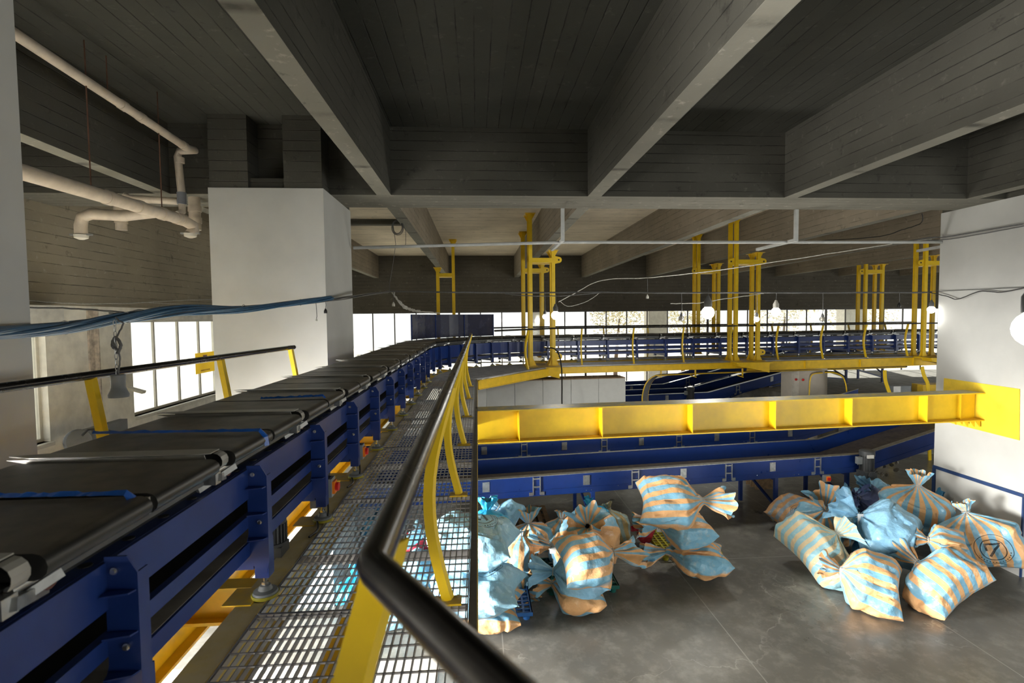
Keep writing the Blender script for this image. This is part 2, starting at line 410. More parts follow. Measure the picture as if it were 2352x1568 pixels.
# ---------------------------------------------------------------- the building
XL, XR, YB, YF, ZB, ZC = -8.0, 28.0, -6.0, 28.0, 7.2, 8.4
TB0, TB1 = 9.3, 10.33
struct('floor', MB().box(XL-.3, XR+.3, YB-.3, YF+.3, -.3, 0), FLOORM)
struct('floor_bright_patch', MB().box(-7.95, -.62, -5.5, 7.4, 0, .004), paint('bright_floor_tone', (.60, .585, .54), .5, vary=.12, scale=2))  # pale sheet: daylight on the floor under the walkway, put into the colour
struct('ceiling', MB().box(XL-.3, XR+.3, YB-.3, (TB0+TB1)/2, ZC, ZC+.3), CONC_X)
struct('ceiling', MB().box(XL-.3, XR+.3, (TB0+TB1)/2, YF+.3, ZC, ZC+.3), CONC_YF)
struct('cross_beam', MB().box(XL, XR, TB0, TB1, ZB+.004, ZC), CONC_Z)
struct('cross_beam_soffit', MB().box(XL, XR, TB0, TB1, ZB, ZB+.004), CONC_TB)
beams_x = [-5.40, -1.63, 2.165, 5.90, 9.55, 13.3, 17.05, 20.8, 24.5]
for x in beams_x:
    for y0, y1 in ((YB, TB0), (TB1, YF)):
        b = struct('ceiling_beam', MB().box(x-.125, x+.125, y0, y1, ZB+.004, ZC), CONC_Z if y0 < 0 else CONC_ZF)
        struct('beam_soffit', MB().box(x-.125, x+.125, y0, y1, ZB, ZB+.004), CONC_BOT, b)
# far bay: small shallow ribs on the left part of the slab
for y in (13.1, 17.8):
    struct('slab_rib', MB().box(XL, -1.76, y, y+.35, ZC-.16, ZC), CONC_Z)
struct('floor_platform', MB().box(12.6, XR, 16.9, YF, 0, 1.75), paint('rough_grey_screed', (.20, .195, .18), .8, vary=.3, scale=3, bmp=.3))
# columns: white paint below, raw concrete stubs with a slot above
def column(x0, x1, y0, y1, name):
    struct(name, MB().box(x0, x1, y0, y1, 0, ZB), WHITE)
def stubs(x0, x1, y0, y1):
    a = (x1-x0)*.345
    m = MB().box(x0+.02, x0+a, y0+.01, TB0, ZB, ZC).box(x1-a, x1-.02, y0+.01, TB0, ZB, ZC).box(x0+a, x1-a, y0+.08, TB0, ZB, ZB+.18)
    struct('column_head', m, CONC_Z)
    struct('column_head', MB().box(x0+.02, x1-.02, TB1, y1-.01, ZB, ZC), CONC_Z)
column(-4.42, -2.555, 8.85, 10.69, 'column_white'); stubs(-4.42, -2.555, 8.85, 10.69)
column(10.21, 12.1, 8.76, 10.66, 'column_white'); stubs(10.21, 12.1, 8.76, 10.66)
column(-4.95, -3.05, 1.8, 3.70, 'column_white')
struct('column_head', MB().box(-4.93, -3.07, 1.82, 3.68, ZB, ZC), CONC_Z)
# blue painted edge lines low on the right column
tm = MB().box(10.19, 10.21, 8.76, 10.67, 1.53, 1.60)
struct('trim_1', tm.box(10.185, 10.21, 10.60, 10.67, 0, 1.53).box(10.185, 10.215, 8.745, 8.77, 0, 1.53), paint('blue_line_paint', (.015, .04, .12), .5))
# left wall: concrete apron above, plastered piers between windows, wall below the sills
ZW, ZS = 5.32, 2.78
struct('wall_left', MB().box(XL-.3, XL, YB, YF, ZW, ZC), concrete('board_formed_concrete_wall', 'Z', .185, (.30, .265, .20)))
piers = [(YB, -4.0), (1.6, 3.2), (10.0, 12.35), (16.5, 18.6), (23.9, 25.4)]
pm = MB()
for a, b in piers: pm.box(XL-.3, XL, a, b, 0, ZW)
for a, b in ((12.35, 16.5), (18.6, 23.9), (25.4, YF)): pm.box(XL-.3, XL, a, b, 0, ZS)
pm.box(XL-.3, XL, 3.2, 10.0, 2.6, ZS).box(XL-.3, XL, 3.2, 4.0, 0, 2.6).box(XL-.3, XL, 7.2, 10.0, 0, 2.6)
pm.box(XL-.3, XL, -4.0, 1.6, 3.75, ZW)
struct('wall_left_piers', pm, PLAST)
gate = MB().box(XL-.25, XL+.02, -4.0, -3.9, 0, 3.75).box(XL-.25, XL+.02, 1.5, 1.6, 0, 3.75).box(XL-.25, XL+.02, -3.9, 1.5, 3.65, 3.75)
struct('door_1', gate, BLUE)
struct('door_2', MB().box(XL-.25, XL+.02, 4.0, 4.08, 0, 2.6).box(XL-.25, XL+.02, 7.12, 7.2, 0, 2.6).box(XL-.25, XL+.02, 4.08, 7.12, 2.52, 2.6), BLUE)
wn = 0
def window(axis, fixed, a, b, z0, z1, nb, mat, mw, hbar=()):
    global wn; wn += 1
    fm = MB(); gm = MB()
    def bx(m, u0, u1, q0, q1, d0, d1):
        d0 *= .5; d1 *= .5
        if axis == 'Y': m.box(fixed+d0, fixed+d1, u0, u1, q0, q1)
        else: m.box(u0, u1, fixed+d0, fixed+d1, q0, q1)
    bx(fm, a, b, z0, z0+mw, -.05, .05); bx(fm, a, b, z1-mw, z1, -.05, .05)
    for i in range(nb+1):
        c = a+(b-a)*i/nb; c = min(max(c, a+mw/2), b-mw/2)
        bx(fm, c-mw/2, c+mw/2, z0+mw, z1-mw, -.05, .05)
    for z in hbar: bx(fm, a+mw, b-mw, z-mw/2, z+mw/2, -.04, .04)
    bx(gm, a+mw, b-mw, z0+mw, z1-mw, -.006, .006)
    f = struct('window_%d' % wn, fm, mat); struct('pane', gm, GLASS, f)
    return f
LW = XL-.15
for a, b, n in ((3.2, 10.0, 6), (12.35, 16.5, 4), (18.6, 23.9, 5), (25.4, 27.9, 2)):
    window('Y', LW, a, b, ZS, ZW-.28, n, FRAMEW, .06)
    struct('window_sill', MB().box(XL-.3, XL+.10, a+.02, b-.02, ZS-.07, ZS), FRAMEW)
    struct('window_head', MB().box(XL-.28, XL-.06, a, b, ZW-.28, ZW), PLAST)
struct('trim_2', MB().box(XL, XL+.035, 11.02, 11.17, 1.0, ZW-.05).box(XL, XL+.12, 11.16, 11.19, 1.0, ZW-.05), paint('rusty_white_angle', (.46, .40, .33), .7, vary=.3, scale=10))
# far wall: apron over a run of windows
struct('wall_far', MB().box(XL-.3, XR+.3, YF, YF+.3, 5.35, ZC), concrete('board_formed_concrete_far', 'Z', .19, (.12, .11, .09)))
struct('wall_far_sill', MB().box(XL-.3, XR+.3, YF, YF+.3, 0, .45), PLAST)
segs = [(-8.0, -1.0, 6), (-1.0, 6.02, 6), (6.02, 13.04, 6), (13.04, 20.06, 6), (20.06, 27.08, 6)]
for a, b, n in segs: window('X', YF+.12, a, b, .45, 5.35, n, MULL, .055, hbar=(2.55,))
struct('wall_far_pier', MB().box(27.08, XR+.3, YF, YF+.3, .45, 5.35), PLAST)
struct('wall_right', MB().box(XR, XR+.3, YB, 2, 0, ZC).box(XR, XR+.3, 27, YF, 0, ZC).box(XR, XR+.3, 2, 27, 0, 1.9).box(XR, XR+.3, 2, 27, 5.35, ZC), WHITE)
struct('wall_back', MB().box(XL, 5, YB-.3, YB, 0, ZC).box(20, XR, YB-.3, YB, 0, ZC).box(5, 20, YB-.3, YB, 0, .8).box(5, 20, YB-.3, YB, 4.4, ZC), CONC_Z)

window('Y', XR+.15, 2.0, 27.0, 1.9, 5.35, 20, MULL, .07)  # unseen window, added to let in the right fill light
window('X', YB-.15, 5.0, 20.0, .8, 4.4, 12, FRAMEW, .07)  # unseen window, placed where the back fill light enters
# outside the far windows
o = struct('outside_ground', MB().box(-60, 90, YF+.3, 90, -.5, -.1).box(-70, XL-.3, -40, YF+.3, -.5, -.1), OUTC)
for i, (x0, x1, lab) in enumerate(((10.45, 11.6, 'pale concrete post outside the far windows, right of the hanging caged bulb'), (23.1, 24.5, 'pale concrete post outside the far windows behind the rightmost yellow hanger'), (3.2, 4.0, 'pale concrete post outside the far windows behind the yellow hanger nearest the curve'))):
    tag(MB().box(x0, x1, 30.6, 31.4, -.1, 9).build('outdoor_post', OUTC, origin=(x0, 31, -.1)), lab, 'post', 'posts outside the windows')
def tree(x, y, h, r, seed, label):
    t = thing('outdoor_tree', label, 'tree', (x, y, -.1), group='trees outside the windows')
    MB().tube([(x, y, -.1), (x+.1, y, h*.35), (x+.35, y+.1, h*.75)], [.16, .13, .05], 8).build('trunk', BARK, t, True)
    rnd = random.Random(seed); m = MB()
    for i in range(1300):
        d = Vector((rnd.gauss(0, 1), rnd.gauss(0, 1), rnd.gauss(0, .7))); d = d.normalized()*r*rnd.random()**.4
        c = Vector((x+.3, y, h*.8))+d; a = Vector((rnd.uniform(-1, 1), rnd.uniform(-1, 1), rnd.uniform(-1, 1))).normalized(); b = a.orthogonal().normalized(); q = rnd.uniform(.05, .11)
        m.poly([c-a*q, c+b*q*.5, c+a*q, c-b*q*.5])
    m.build('crown', FOLI, t)
tree(9.0, 33, 6.5, 2.0, 1, 'sunlit tree outside the far windows, left of the pale outdoor post')
tree(14.0, 34, 6.0, 2.1, 2, 'sunlit tree outside the far windows behind the tall middle hanger')
tree(21.0, 34, 6.5, 2.2, 3, 'sunlit tree outside the far windows, left of the outdoor post at the right')
tree(27.0, 35, 6.5, 2.4, 4, 'sunlit tree outside the far windows near the right white column')

# ---------------------------------------------------------------- sorter line: path shared by track, carriers, walkways
GZ = 3.4                      # walkway level
SX, SY0, RAD, ARCE = -1.665, -1.0, 4.1, math.radians(83.5)
YC = 13.96
S1 = YC-SY0; S2 = S1+RAD*ARCE; S3 = S2+17.5
def path(s):
    if s <= S1: return Vector((SX, SY0+s, 0)), Vector((0, 1, 0)), Vector((1, 0, 0)), 0.0
    if s <= S2:
        a = (s-S1)/RAD
        return Vector((SX+RAD-RAD*math.cos(a), YC+RAD*math.sin(a), 0)), Vector((math.sin(a), math.cos(a), 0)), Vector((math.cos(a), -math.sin(a), 0)), a
    p, t, r, a = path(S2); return p+t*(s-S2), t, r, a
def PW(s, d, z, a=0.0):
    p, t, r, _ = path(s); q = p+r*d+t*a; return Vector((q.x, q.y, z))
def srange(s0, s1, step=.35):
    out = [s0]
    if s0 < S1 < s1: out.append(S1)
    s = S1+step
    while s < min(S2, s1):
        if s > s0: out.append(s)
        s += step
    if s0 < S2 < s1: out.append(S2)
    out.append(s1); return sorted(set(out))
def sweep(m, poly, s0, s1):
    ss = srange(s0, s1); n = len(poly); base = len(m.v)
    for s in ss:
        for d, z in poly: m.v.append(tuple(PW(s, d, z)))
    for k in range(len(ss)-1):
        for q in range(n): m.f.append((base+k*n+q, base+k*n+(q+1) % n, base+(k+1)*n+(q+1) % n, base+(k+1)*n+q))
    m.f.append(tuple(base+q for q in range(n-1, -1, -1))); m.f.append(tuple(base+(len(ss)-1)*n+q for q in range(n)))
    return m
def rect(d0, d1, z0, z1): return [(d0, z0), (d1, z0), (d1, z1), (d0, z1)]

st = thing('sorter_frame', 'long dark blue steel sorter track on legs curving round behind the white column', 'conveyor frame', (SX, 2.0, GZ))
for sg in (1, -1):
    m = MB(); sweep(m, [(sg*.335, 3.985), (sg*.352, 3.985), (sg*.352, 4.155), (sg*.335, 4.155)], 0, S3)
    sweep(m, [(sg*.27, 4.14), (sg*.335, 4.14), (sg*.335, 4.156), (sg*.27, 4.156)], 0, S3)
    m.build('top_rail', BLUE, st)
def side_rail(nm, d0, d1, z0, z1, mat):
    for sg in (1, -1): sweep(MB_(), rect(min(sg*d0, sg*d1), max(sg*d0, sg*d1), z0, z1), 0, S3).build(nm, mat, st)
MB_ = MB
side_rail('middle_rail', .31, .345, 3.815, 3.885, BLUE)
side_rail('lower_rail', .335, .35, 3.655, 3.735, BLUE)
side_rail('cable_tray', .17, .335, 3.725, 3.737, STEELD)
side_rail('running_rail', .20, .27, 4.12, 4.15, STEEL)
m = MB()
for i in range(int(14/.22)):
    s = 1.5+i*.22; p = PW(s, .30, 4.157); m.lathe(p, [(.022, 0), (.022, .003)], 10)
m.build('rail_hole', BLACK, st)
# perforated strip inside the near bay
MB_c = sweep(MB(), rect(-.02, .0, 3.60, 4.10), 0, S1-.4).build('centre_panel', BLACK, st)
m = MB(); sweep(m, rect(.0, .17, 3.70, 3.712), 0, S1)
m.build('mesh_floor', paint('perforated_black_steel', (.03, .03, .028), .5, .4), st)
# curved closing panels on the inside of the bend
m = MB(); sweep(m, rect(.356, .372, 3.80, 4.165), S1-.3, S2+.3); m.build('curve_panel', BLUEL, st)
# posts
PITCHP = 1.105
def post(s, side, detail=True):
    d = .40*side; m = MB()
    def L(dd, a, z): return PW(s, d+dd*side, z, a)
    pts = [L(-.055, 0, 3.78), L(.055, 0, 3.78), L(.055, 0, 4.115), L(.02, 0, 4.175), L(-.055, 0, 4.175)]
    _, t, r, _ = path(s)
    m.prism(pts, t*.008)
    m.hexa([L(.047, .008, 3.66), L(.055, .008, 3.66), L(.055, .06, 3.66), L(.047, .06, 3.66), L(.047, .008, 4.115), L(.055, .008, 4.115), L(.055, .06, 4.115), L(.047, .06, 4.115)])
    pts = [L(-.075, 0, 3.62), L(.04, 0, 3.55), L(.055, 0, 3.62), L(.055, 0, 3.78), L(-.055, 0, 3.78), L(-.075, 0, 3.70)]
    m.prism(pts, t*.008)
    # lower box leg
    m.hexa([L(-.028, .0, 3.52), L(.05, .0, 3.52), L(.05, .08, 3.52), L(-.028, .08, 3.52), L(-.028, .008, 3.74), L(.05, .008, 3.74), L(.05, .08, 3.74), L(-.028, .08, 3.74)])
    p = m.build('post', BLUE, st)
    if detail:
        for z in (4.05, 3.90, 3.755):
            MB().prism([L(-.055, -.002, z), L(.05, -.002, z), L(.04, -.03, z), L(-.04, -.05, z)], (0, 0, .006)).build('gusset', BLUE, p)
        for z, dd in ((4.125, -.02), (3.85, .01)):
            c = L(dd, -.001, z); MB().lathe(c, [(.013, 0), (.013, .006), (.008, .007), (.008, .014)], 10, -t).build('bolt', CHROME, p)
    f = MB(); c = L(.012, .04, 3.4)
    f.lathe(c, [(.075, 0), (.078, .012), (.075, .018)], 18)
    f.build('foot_rim', YELP, p, True)
    f = MB(); f.lathe(c, [(.07, .018), (.066, .03), (.04, .038), (.030, .062), (.022, .066)], 18)
    f.build('foot', GREYP, p, True)
    f = MB(); f.lathe(c, [(.011, .06), (.011, .125)], 10).lathe(c, [(.02, .066), (.02, .082)], 6)
    f.build('threaded_rod', CHROME, p, True)
near_posts = [2.95+PITCHP*(i-2) for i in range(0, 13)]
post_s = []
s = 2.95-2*PITCHP-SY0
while s < S1-.2: post_s.append(s); s += PITCHP
k = 8
post_s += [S1+(S2-S1)*(i+.5)/k for i in range(k)]
s = S2+.4
while s < S3-.3: post_s.append(s); s += PITCHP
for i, s in enumerate(post_s):
    post(s, 1, s < S1)
    if s < S1: 
        if s < 6: post(s, -1, False)
    else: post(s, -1, False)
# cross ties between the two post rows
for s in post_s: 
    a = PW(s, -.36, 3.60, .04); b = PW(s, .36, 3.60, .04); MB().bar(a, b, .05, .07).build('cross_tie', BLUE, st)
# isolator switches on posts near the camera
for s in (post_s[4], post_s[3]):
    c = PW(s, .45, 3.64, .13)
    b = MB().box(c.x-.06, c.x+.0, c.y-.05, c.y+.05, c.z-.075, c.z+.075).build('isolator_switch', BLACK, st)
    MB().box(c.x, c.x+.025, c.y-.05, c.y+.05, c.z-.075, c.z+.075).build('switch_cover', GREYP, b)
    MB().box(c.x+.025, c.x+.045, c.y-.035, c.y+.035, c.z-.05, c.z+.05).build('switch_plate', ORANGE, b)
    MB().cyl((c.x+.045, c.y, c.z), (c.x+.07, c.y, c.z), .034, 14).build('red_knob', RED, b)
    cb = MB(); pts = smooth_pts([(c.x-.03, c.y, c.z-.07), (c.x-.05, c.y-.03, c.z-.15), (c.x-.07, c.y-.12, c.z-.22), (c.x-.02, c.y-.28, c.z-.235), (c.x-.04, c.y-.42, c.z-.235)])
    cb.tube(pts, .008, 6); pts = smooth_pts([(c.x-.02, c.y-.03, c.z-.07), (c.x+.0, c.y-.07, c.z-.15), (c.x-.0, c.y-.10, c.z-.21), (c.x-.06, c.y-.02, c.z-.235)])
    cb.tube(pts, .008, 6).build('switch_cable', BLACK, b, True)
# gear motor under the track
def gearmotor(parent, c, axis_z=1, r=.085, h=.28, name='gear_motor'):
    c = Vector(c); m = MB()
    m.box(c.x-r, c.x+r, c.y-r, c.y+r, c.z-.16, c.z)
    m.lathe((c.x, c.y, c.z), [(r*1.15, 0), (r*1.15, .02), (r*.92, .02), (r*.92, h*.75), (r*1.12, h*.75), (r*1.12, h*.95), (r*.85, h)], 20)
    g = m.build(name, DKGREY, parent, True)
    f = MB()
    for q in range(20):
        t = 2*PI*q/20; a = Vector((math.cos(t), math.sin(t), 0)); p = c+a*r*.95
        f.bar(p+Vector((0, 0, .025)), p+Vector((0, 0, h*.74)), .008, .03, a)
    f.build('cooling_fins', DKGREY, g)
    MB().box(c.x-r*1.75, c.x-r*.9, c.y-.05, c.y+.05, c.z+h*.35, c.z+h*.68).build('terminal_box', GREYP, g)
    return g
gearmotor(st, (-1.42, 3.55, 3.46), r=.075, h=.2)
gearmotor(st, (-1.45, 4.7, 3.46), r=.075, h=.2)

# ------------------------------------------------------------ carriers
BZ = 4.36
def belt_mesh(y0, y1, w=.93, th=.078, n=6):
    m = MB(); prof = []
    r = th/2; hw = w/2-r
    for i in range(n+1):
        t = PI/2-PI*i/n; prof.append((hw+r*math.cos(t), -r+r*math.sin(t)))
    for i in range(n+1):
        t = -PI/2-PI*i/n; prof.append((-hw+r*math.cos(t), -r+r*math.sin(t)))
    m.prism([(x, y0, z) for x, z in prof], (0, y1-y0, 0)); return m
def make_carrier():
    c = thing('belt_carrier', 'x', 'conveyor carrier', (0, 0, BZ), local=True)
    belt_mesh(-.475, -.015).build('belt', BELT, c, True)
    belt_mesh(.015, .475).build('belt', BELT, c, True)
    m = MB(); pts = [(-.53, -.54, .010), (-.40, -.59, .012), (.36, -.60, .012), (.40, -.585, .012), (.40, -.50, .012), (-.36, -.50, .012)]
    m.prism(pts, (0, 0, .004))
    m.prism([(-.50, -.592, .008), (.38, -.602, .010), (.40, -.602, -.05), (.30, -.602, -.055), (-.30, -.598, -.03)], (0, .006, 0))
    for i in range(5):      # rounded end that wraps down over the roller
        t0, t1 = PI/2-PI*i/5*.75, PI/2-PI*(i+1)/5*.75
        a = (.40+.042*math.cos(t0), -.034+.042*math.sin(t0)); b = (.40+.042*math.cos(t1), -.034+.042*math.sin(t1))
        m.poly([(a[0], -.56, a[1]), (a[0], -.50, a[1]), (b[0], -.50, b[1]), (b[0], -.56, b[1])])
    m.build('cover_plate', paint('brushed_plate', (.34, .33, .30), .4, .3, vary=.1), c)
    m = MB()
    for x in (-.1, .0, .1, .2, .28): m.lathe((x, -.54, .010), [(.007, 0), (.004, .004)], 8)
    m.build('plate_screw', CHROME, c)
    MB().box(-.44, .44, -.012, .012, -.06, -.012).build('joint_strip', STEELD, c)
    m = MB().box(-.36, .36, -.53, .53, -.14, -.088); m.box(-.30, .30, -.53, .53, -.165, -.14)
    m.build('chassis', DKGREY, c)
    for sg in (1, -1): MB().cyl((sg*.38, -.50, -.094), (sg*.38, .50, -.094), .014, 10).build('guide_tube', STEEL, c, True)
    for sg in (1, -1):
        m = MB(); m.box(min(sg*.20, sg*.40), max(sg*.20, sg*.40), -.545, -.495, -.15, -.095)
        m.bar((sg*.40, -.52, -.12), (sg*.33, -.33, -.17), .03, .035)
        m.bar((sg*.40, -.35, -.11), (sg*.30, -.52, -.18), .025, .03)
        m.build('wheel_arm', STEEL, c)
    for sg in (1, -1):
        for y in (-.40, -.30): MB().cyl((sg*.24, y, -.168), (sg*.29, y, -.168), .042, 14).build('wheel', BLACK, c, True)
        MB().cyl((sg*.30, -.36, -.125), (sg*.375, -.36, -.125), .035, 14).build('drum', paint('red_brown_rubber', (.07, .018, .014), .5), c, True)
    return c
car0 = make_carrier(); used = False
CP = 1.105; n = 0
s = 3.05-SY0-CP*2
lab_near = 'black cross-belt carrier on the straight track, %s counting from the near end'
lab_bend = 'black cross-belt carrier in the bend below the dark blue curved guard, %s from the straight'
lab_far = 'black cross-belt carrier on the distant track before the windows, %s counting from the bend'
cnt = {'n': 0, 'b': 0, 'f': 0}
while s < S3-.5:
    p, t, r, a = path(s)
    key = 'n' if s < S1 else ('b' if s < S2 else 'f')
    lab = {'n': lab_near, 'b': lab_bend, 'f': lab_far}[key] % ORD[cnt[key]]; cnt[key] += 1
    loc = (p.x, p.y, BZ)
    if not used: used = True; car0.location = loc; car0.rotation_euler = (0, 0, -a); car0['label'] = lab; car0['group'] = 'cross-belt carriers on the sorter'
    else: dup(car0, loc, -a, lab, 'cross-belt carriers on the sorter')
    s += CP
# blue film caught on two belts
def film(px0, py0, px1, py1, label, seed, wdt=.03):
    a = at(px0, py0, Z=BZ+.012); b = at(px1, py1, Z=BZ+.012); m = MB(); k = 26; rnd = random.Random(seed); row = []
    d = (b-a); nrm = Vector((-d.y, d.x, 0)).normalized()
    for i in range(k+1):
        t = i/k; c = a+d*t; w = wdt*(.45+.45*rnd.random()); z = .003+.008*rnd.random()
        row.append((c-nrm*w+Vector((0, 0, .003)), c+Vector((0, 0, z+.008)), c+nrm*w+Vector((0, 0, .003))))
    end = b+Vector((.03, 0, -.03)); row.append((end-nrm*.03, end+Vector((.01, 0, 0)), end+nrm*.03)); end = b+Vector((.035, 0, -.08)); row.append((end-nrm*.03, end+Vector((.012, 0, 0)), end+nrm*.03))
    base = len(m.v)
    for r3 in row: m.v += [tuple(q) for q in r3]
    for i in range(len(row)-1):
        for j in range(2): m.f.append((base+i*3+j, base+i*3+j+1, base+(i+1)*3+j+1, base+(i+1)*3+j))
    o = m.build('plastic_film', FILM, origin=a); tag(o, label, 'film', 'blue film on the belts')
film(215, 996, 598, 990, 'crumpled blue plastic film across the nearest full belt carrier', 1, .028)
film(600, 916, 742, 910, 'bright blue plastic strip lying across a belt beside the white column', 2, .035)
film(-40, 1142, 292, 1136, 'blue tape wrapped round the belt edge nearest the camera', 3, .02)
# tall curved guard on the outside of the bend
m = MB(); sweep(m, rect(-.615, -.60, BZ+.01, 5.13), S1+RAD*math.radians(19.5), S1+RAD*math.radians(66.5))
gd = m.build('curved_guard', paint('dark_blue_guard', (.010, .014, .055), .25, vary=.2, scale=4), origin=PW(S1+RAD*math.radians(40), -.6, BZ))
tag(gd, 'tall dark blue curved sheet guard on the outside of the bend', 'guard')
m = MB()
for a in (19.5, 36, 52, 66.5):
    p = PW(S1+RAD*math.radians(a), -.585, 4.0); m.bar(p, p+Vector((0, 0, 1.13)), .03, .03)
m.build('guard_post', BLUE, gd)

# ------------------------------------------------------------ walkways: steel frame, grating panels, railings
def clip_line(poly, p, d):
    t0, t1 = -1e9, 1e9; n = len(poly)
    for i in range(n):
        a = poly[i]; b = poly[(i+1) % n]; e = (b[0]-a[0], b[1]-a[1]); nx, ny = -e[1], e[0]
        num = (p[0]-a[0])*nx+(p[1]-a[1])*ny; den = d[0]*nx+d[1]*ny
        if abs(den) < 1e-9:
            if num < 0: return None
            continue
        t = -num/den
        if den > 0: t0 = max(t0, t)
        else: t1 = min(t1, t)
    return (t0, t1) if t1 > t0+1e-4 else None
def grating(poly, dirv, label, px=.040, py=.098, group='steel gratings of the walkway', depth=.032, bw=.0045):
    d = Vector((dirv[0], dirv[1])).normalized(); q = Vector((-d.y, d.x)); cx = sum(p[0] for p in poly)/len(poly); cy = sum(p[1] for p in poly)/len(poly)
    ar = sum(poly[i][0]*poly[(i+1) % len(poly)][1]-poly[(i+1) % len(poly)][0]*poly[i][1] for i in range(len(poly)))
    if ar < 0: poly = poly[::-1]
    t = thing('floor_grating', label, 'grating', (cx, cy, GZ-.03), group=group)
    m = MB(); lo = min((p[0]-cx)*q.x+(p[1]-cy)*q.y for p in poly); hi = max((p[0]-cx)*q.x+(p[1]-cy)*q.y for p in poly)
    i = math.ceil(lo/px)
    while i*px < hi:
        c = (cx+q.x*i*px, cy+q.y*i*px); r = clip_line(poly, c, d)
        if r: m.bar((c[0]+d.x*r[0], c[1]+d.y*r[0], GZ-depth/2), (c[0]+d.x*r[1], c[1]+d.y*r[1], GZ-depth/2), bw, depth)
        i += 1
    m.build('bearing_bars', GRATE, t)
    m = MB(); lo = min((p[0]-cx)*d.x+(p[1]-cy)*d.y for p in poly); hi = max((p[0]-cx)*d.x+(p[1]-cy)*d.y for p in poly)
    i = math.ceil(lo/py)
    while i*py < hi:
        c = (cx+d.x*i*py, cy+d.y*i*py); r = clip_line(poly, c, q)
        if r: m.bar((c[0]+q.x*r[0], c[1]+q.y*r[0], GZ-.003), (c[0]+q.x*r[1], c[1]+q.y*r[1], GZ-.003), .008, .008)
        i += 1
    m.build('cross_rods', GRATE, t)
    m = MB(); n = len(poly)
    for i in range(n):
        a, b = poly[i], poly[(i+1) % n]; m.bar((a[0], a[1], GZ-depth/2), (b[0], b[1], GZ-depth/2), .006, depth+.004)
    m.build('edge_band', GRATE, t)
    return t
GX0, GX1 = -1.215, -.075
ys = [-.6, .96, 2.79, 4.54, 6.35, 8.2, 10.05, 11.9, 13.4]
for i in range(len(ys)-1):
    grating([(GX0, ys[i]+.006), (GX1, ys[i]+.006), (GX1, ys[i+1]-.006), (GX0, ys[i+1]-.006)], (0, 1), 'galvanised grating panel of the near walkway, %s counting from the camera' % ORD[i])
K0 = Vector((GX1, 13.4, 0)); sK = S2+.3; K1 = PW(sK, 1.60, 0)
arc = [tuple(PW(s, .45, 0)[:2]) for s in [S1-.5+(sK-S1+.5)*i/9 for i in range(10)]]
grating([(GX1, 13.41), (K1.x, K1.y)]+arc[::-1], (K1-K0)[:2], 'wedge shaped grating filling the inside of the walkway bend')
s = sK+.01; i = 0
while s < S3-.5:
    e = min(s+2.4, S3)
    grating([tuple(PW(s, 1.6, 0)[:2]), tuple(PW(e-.012, 1.6, 0)[:2]), tuple(PW(e-.012, .45, 0)[:2]), tuple(PW(s, .45, 0)[:2])], path(S3)[1][:2], 'grating panel of the distant walkway, %s counting from the bend' % ORD[i], px=.05, py=.12)
    s = e; i += 1
s = S2-1.0; i = 0
while s < S3-.5:
    e = min(s+2.9, S3)
    if s >= S2: grating([tuple(PW(s, -.45, 0)[:2]), tuple(PW(e-.012, -.45, 0)[:2]), tuple(PW(e-.012, -1.2, 0)[:2]), tuple(PW(s, -1.2, 0)[:2])], path(S3)[1][:2], 'grating strip behind the distant track, %s counting from the bend' % ORD[i], px=.05, py=.12); i += 1
    s = e
# near left strip beyond the belts
for i, (a, b) in enumerate(((-.6, 2.8), (2.81, 5.6), (5.61, 8.4))):
    grating([(-2.95, a), (-2.14, a), (-2.14, b), (-2.95, b)], (0, 1), 'grating strip left of the belts under the short railing, %s from the camera' % ORD[i], px=.05, py=.12)

fr = thing('walkway_frame', 'yellow steel beams carrying the walkway and the sorter track', 'steel frame', (SX, 4, 3.0))
def ibeam(m, a, b, w, z0, z1, tf=.02, tw=.012):
    a, b = Vector((a[0], a[1], 0)), Vector((b[0], b[1], 0))
    for z in (z0+tf/2, z1-tf/2): m.bar(a+Vector((0, 0, z)), b+Vector((0, 0, z)), w, tf)
    c = (z0+z1)/2; m.bar(a+Vector((0, 0, c)), b+Vector((0, 0, c)), tw, z1-z0-2*tf); return m
m = MB(); ibeam(m, (-1.305, -1), (-1.305, 13.9), .15, 3.1, 3.393); m.build('support_beam', YELD, fr)
m = MB(); ibeam(m, (-2.03, -1), (-2.03, 13.9), .16, 2.80, 3.393); m.build('support_beam', YELO, fr)
m = MB(); ibeam(m, (-.98, -1), (-.98, 13.2), .10, 2.62, 2.80); m.build('service_beam', YELO, fr)
m = MB(); m.box(GX1+.006, GX1+.05, -1, 13.35, 3.13, 3.40); m.build('edge_beam', paint('shaded_dusty_edge', (.10, .095, .08), .7, vary=.2, dust=((.20, .18, .14), .6)), fr)  # shading on the yellow edge beam put into dark paint, dust on top
m = MB(); m.box(GX1+.05, GX1+.056, -1, 13.3, 3.12, 3.395); m.build('edge_strip', YEL, fr)
for y in (.95, 3.2, 5.4, 7.6, 9.8, 12.0):
    m = MB(); ibeam(m, (-2.0, y), (-1.37, y), .12, 3.14, 3.37); m.build('cross_beam', YELO, fr)
    m = MB(); m.bar((-1.23, y+.35, 3.33), (GX1+.006, y+.35, 3.33), .03, .06); m.build('joist', GRATE, fr)
for s in post_s:
    if s < S1:
        c = PW(s, .37, 3.385); m = MB(); m.box(c.x-.16, c.x+.0, c.y-.06, c.y+.13, 3.393, 3.4)
        m.prism([(c.x-.16, c.y+.03, 3.392), (c.x-.02, c.y+.03, 3.392), (c.x-.02, c.y+.03, 3.27)], (0, .012, 0))
        m.build('foot_plate', YEL, fr)
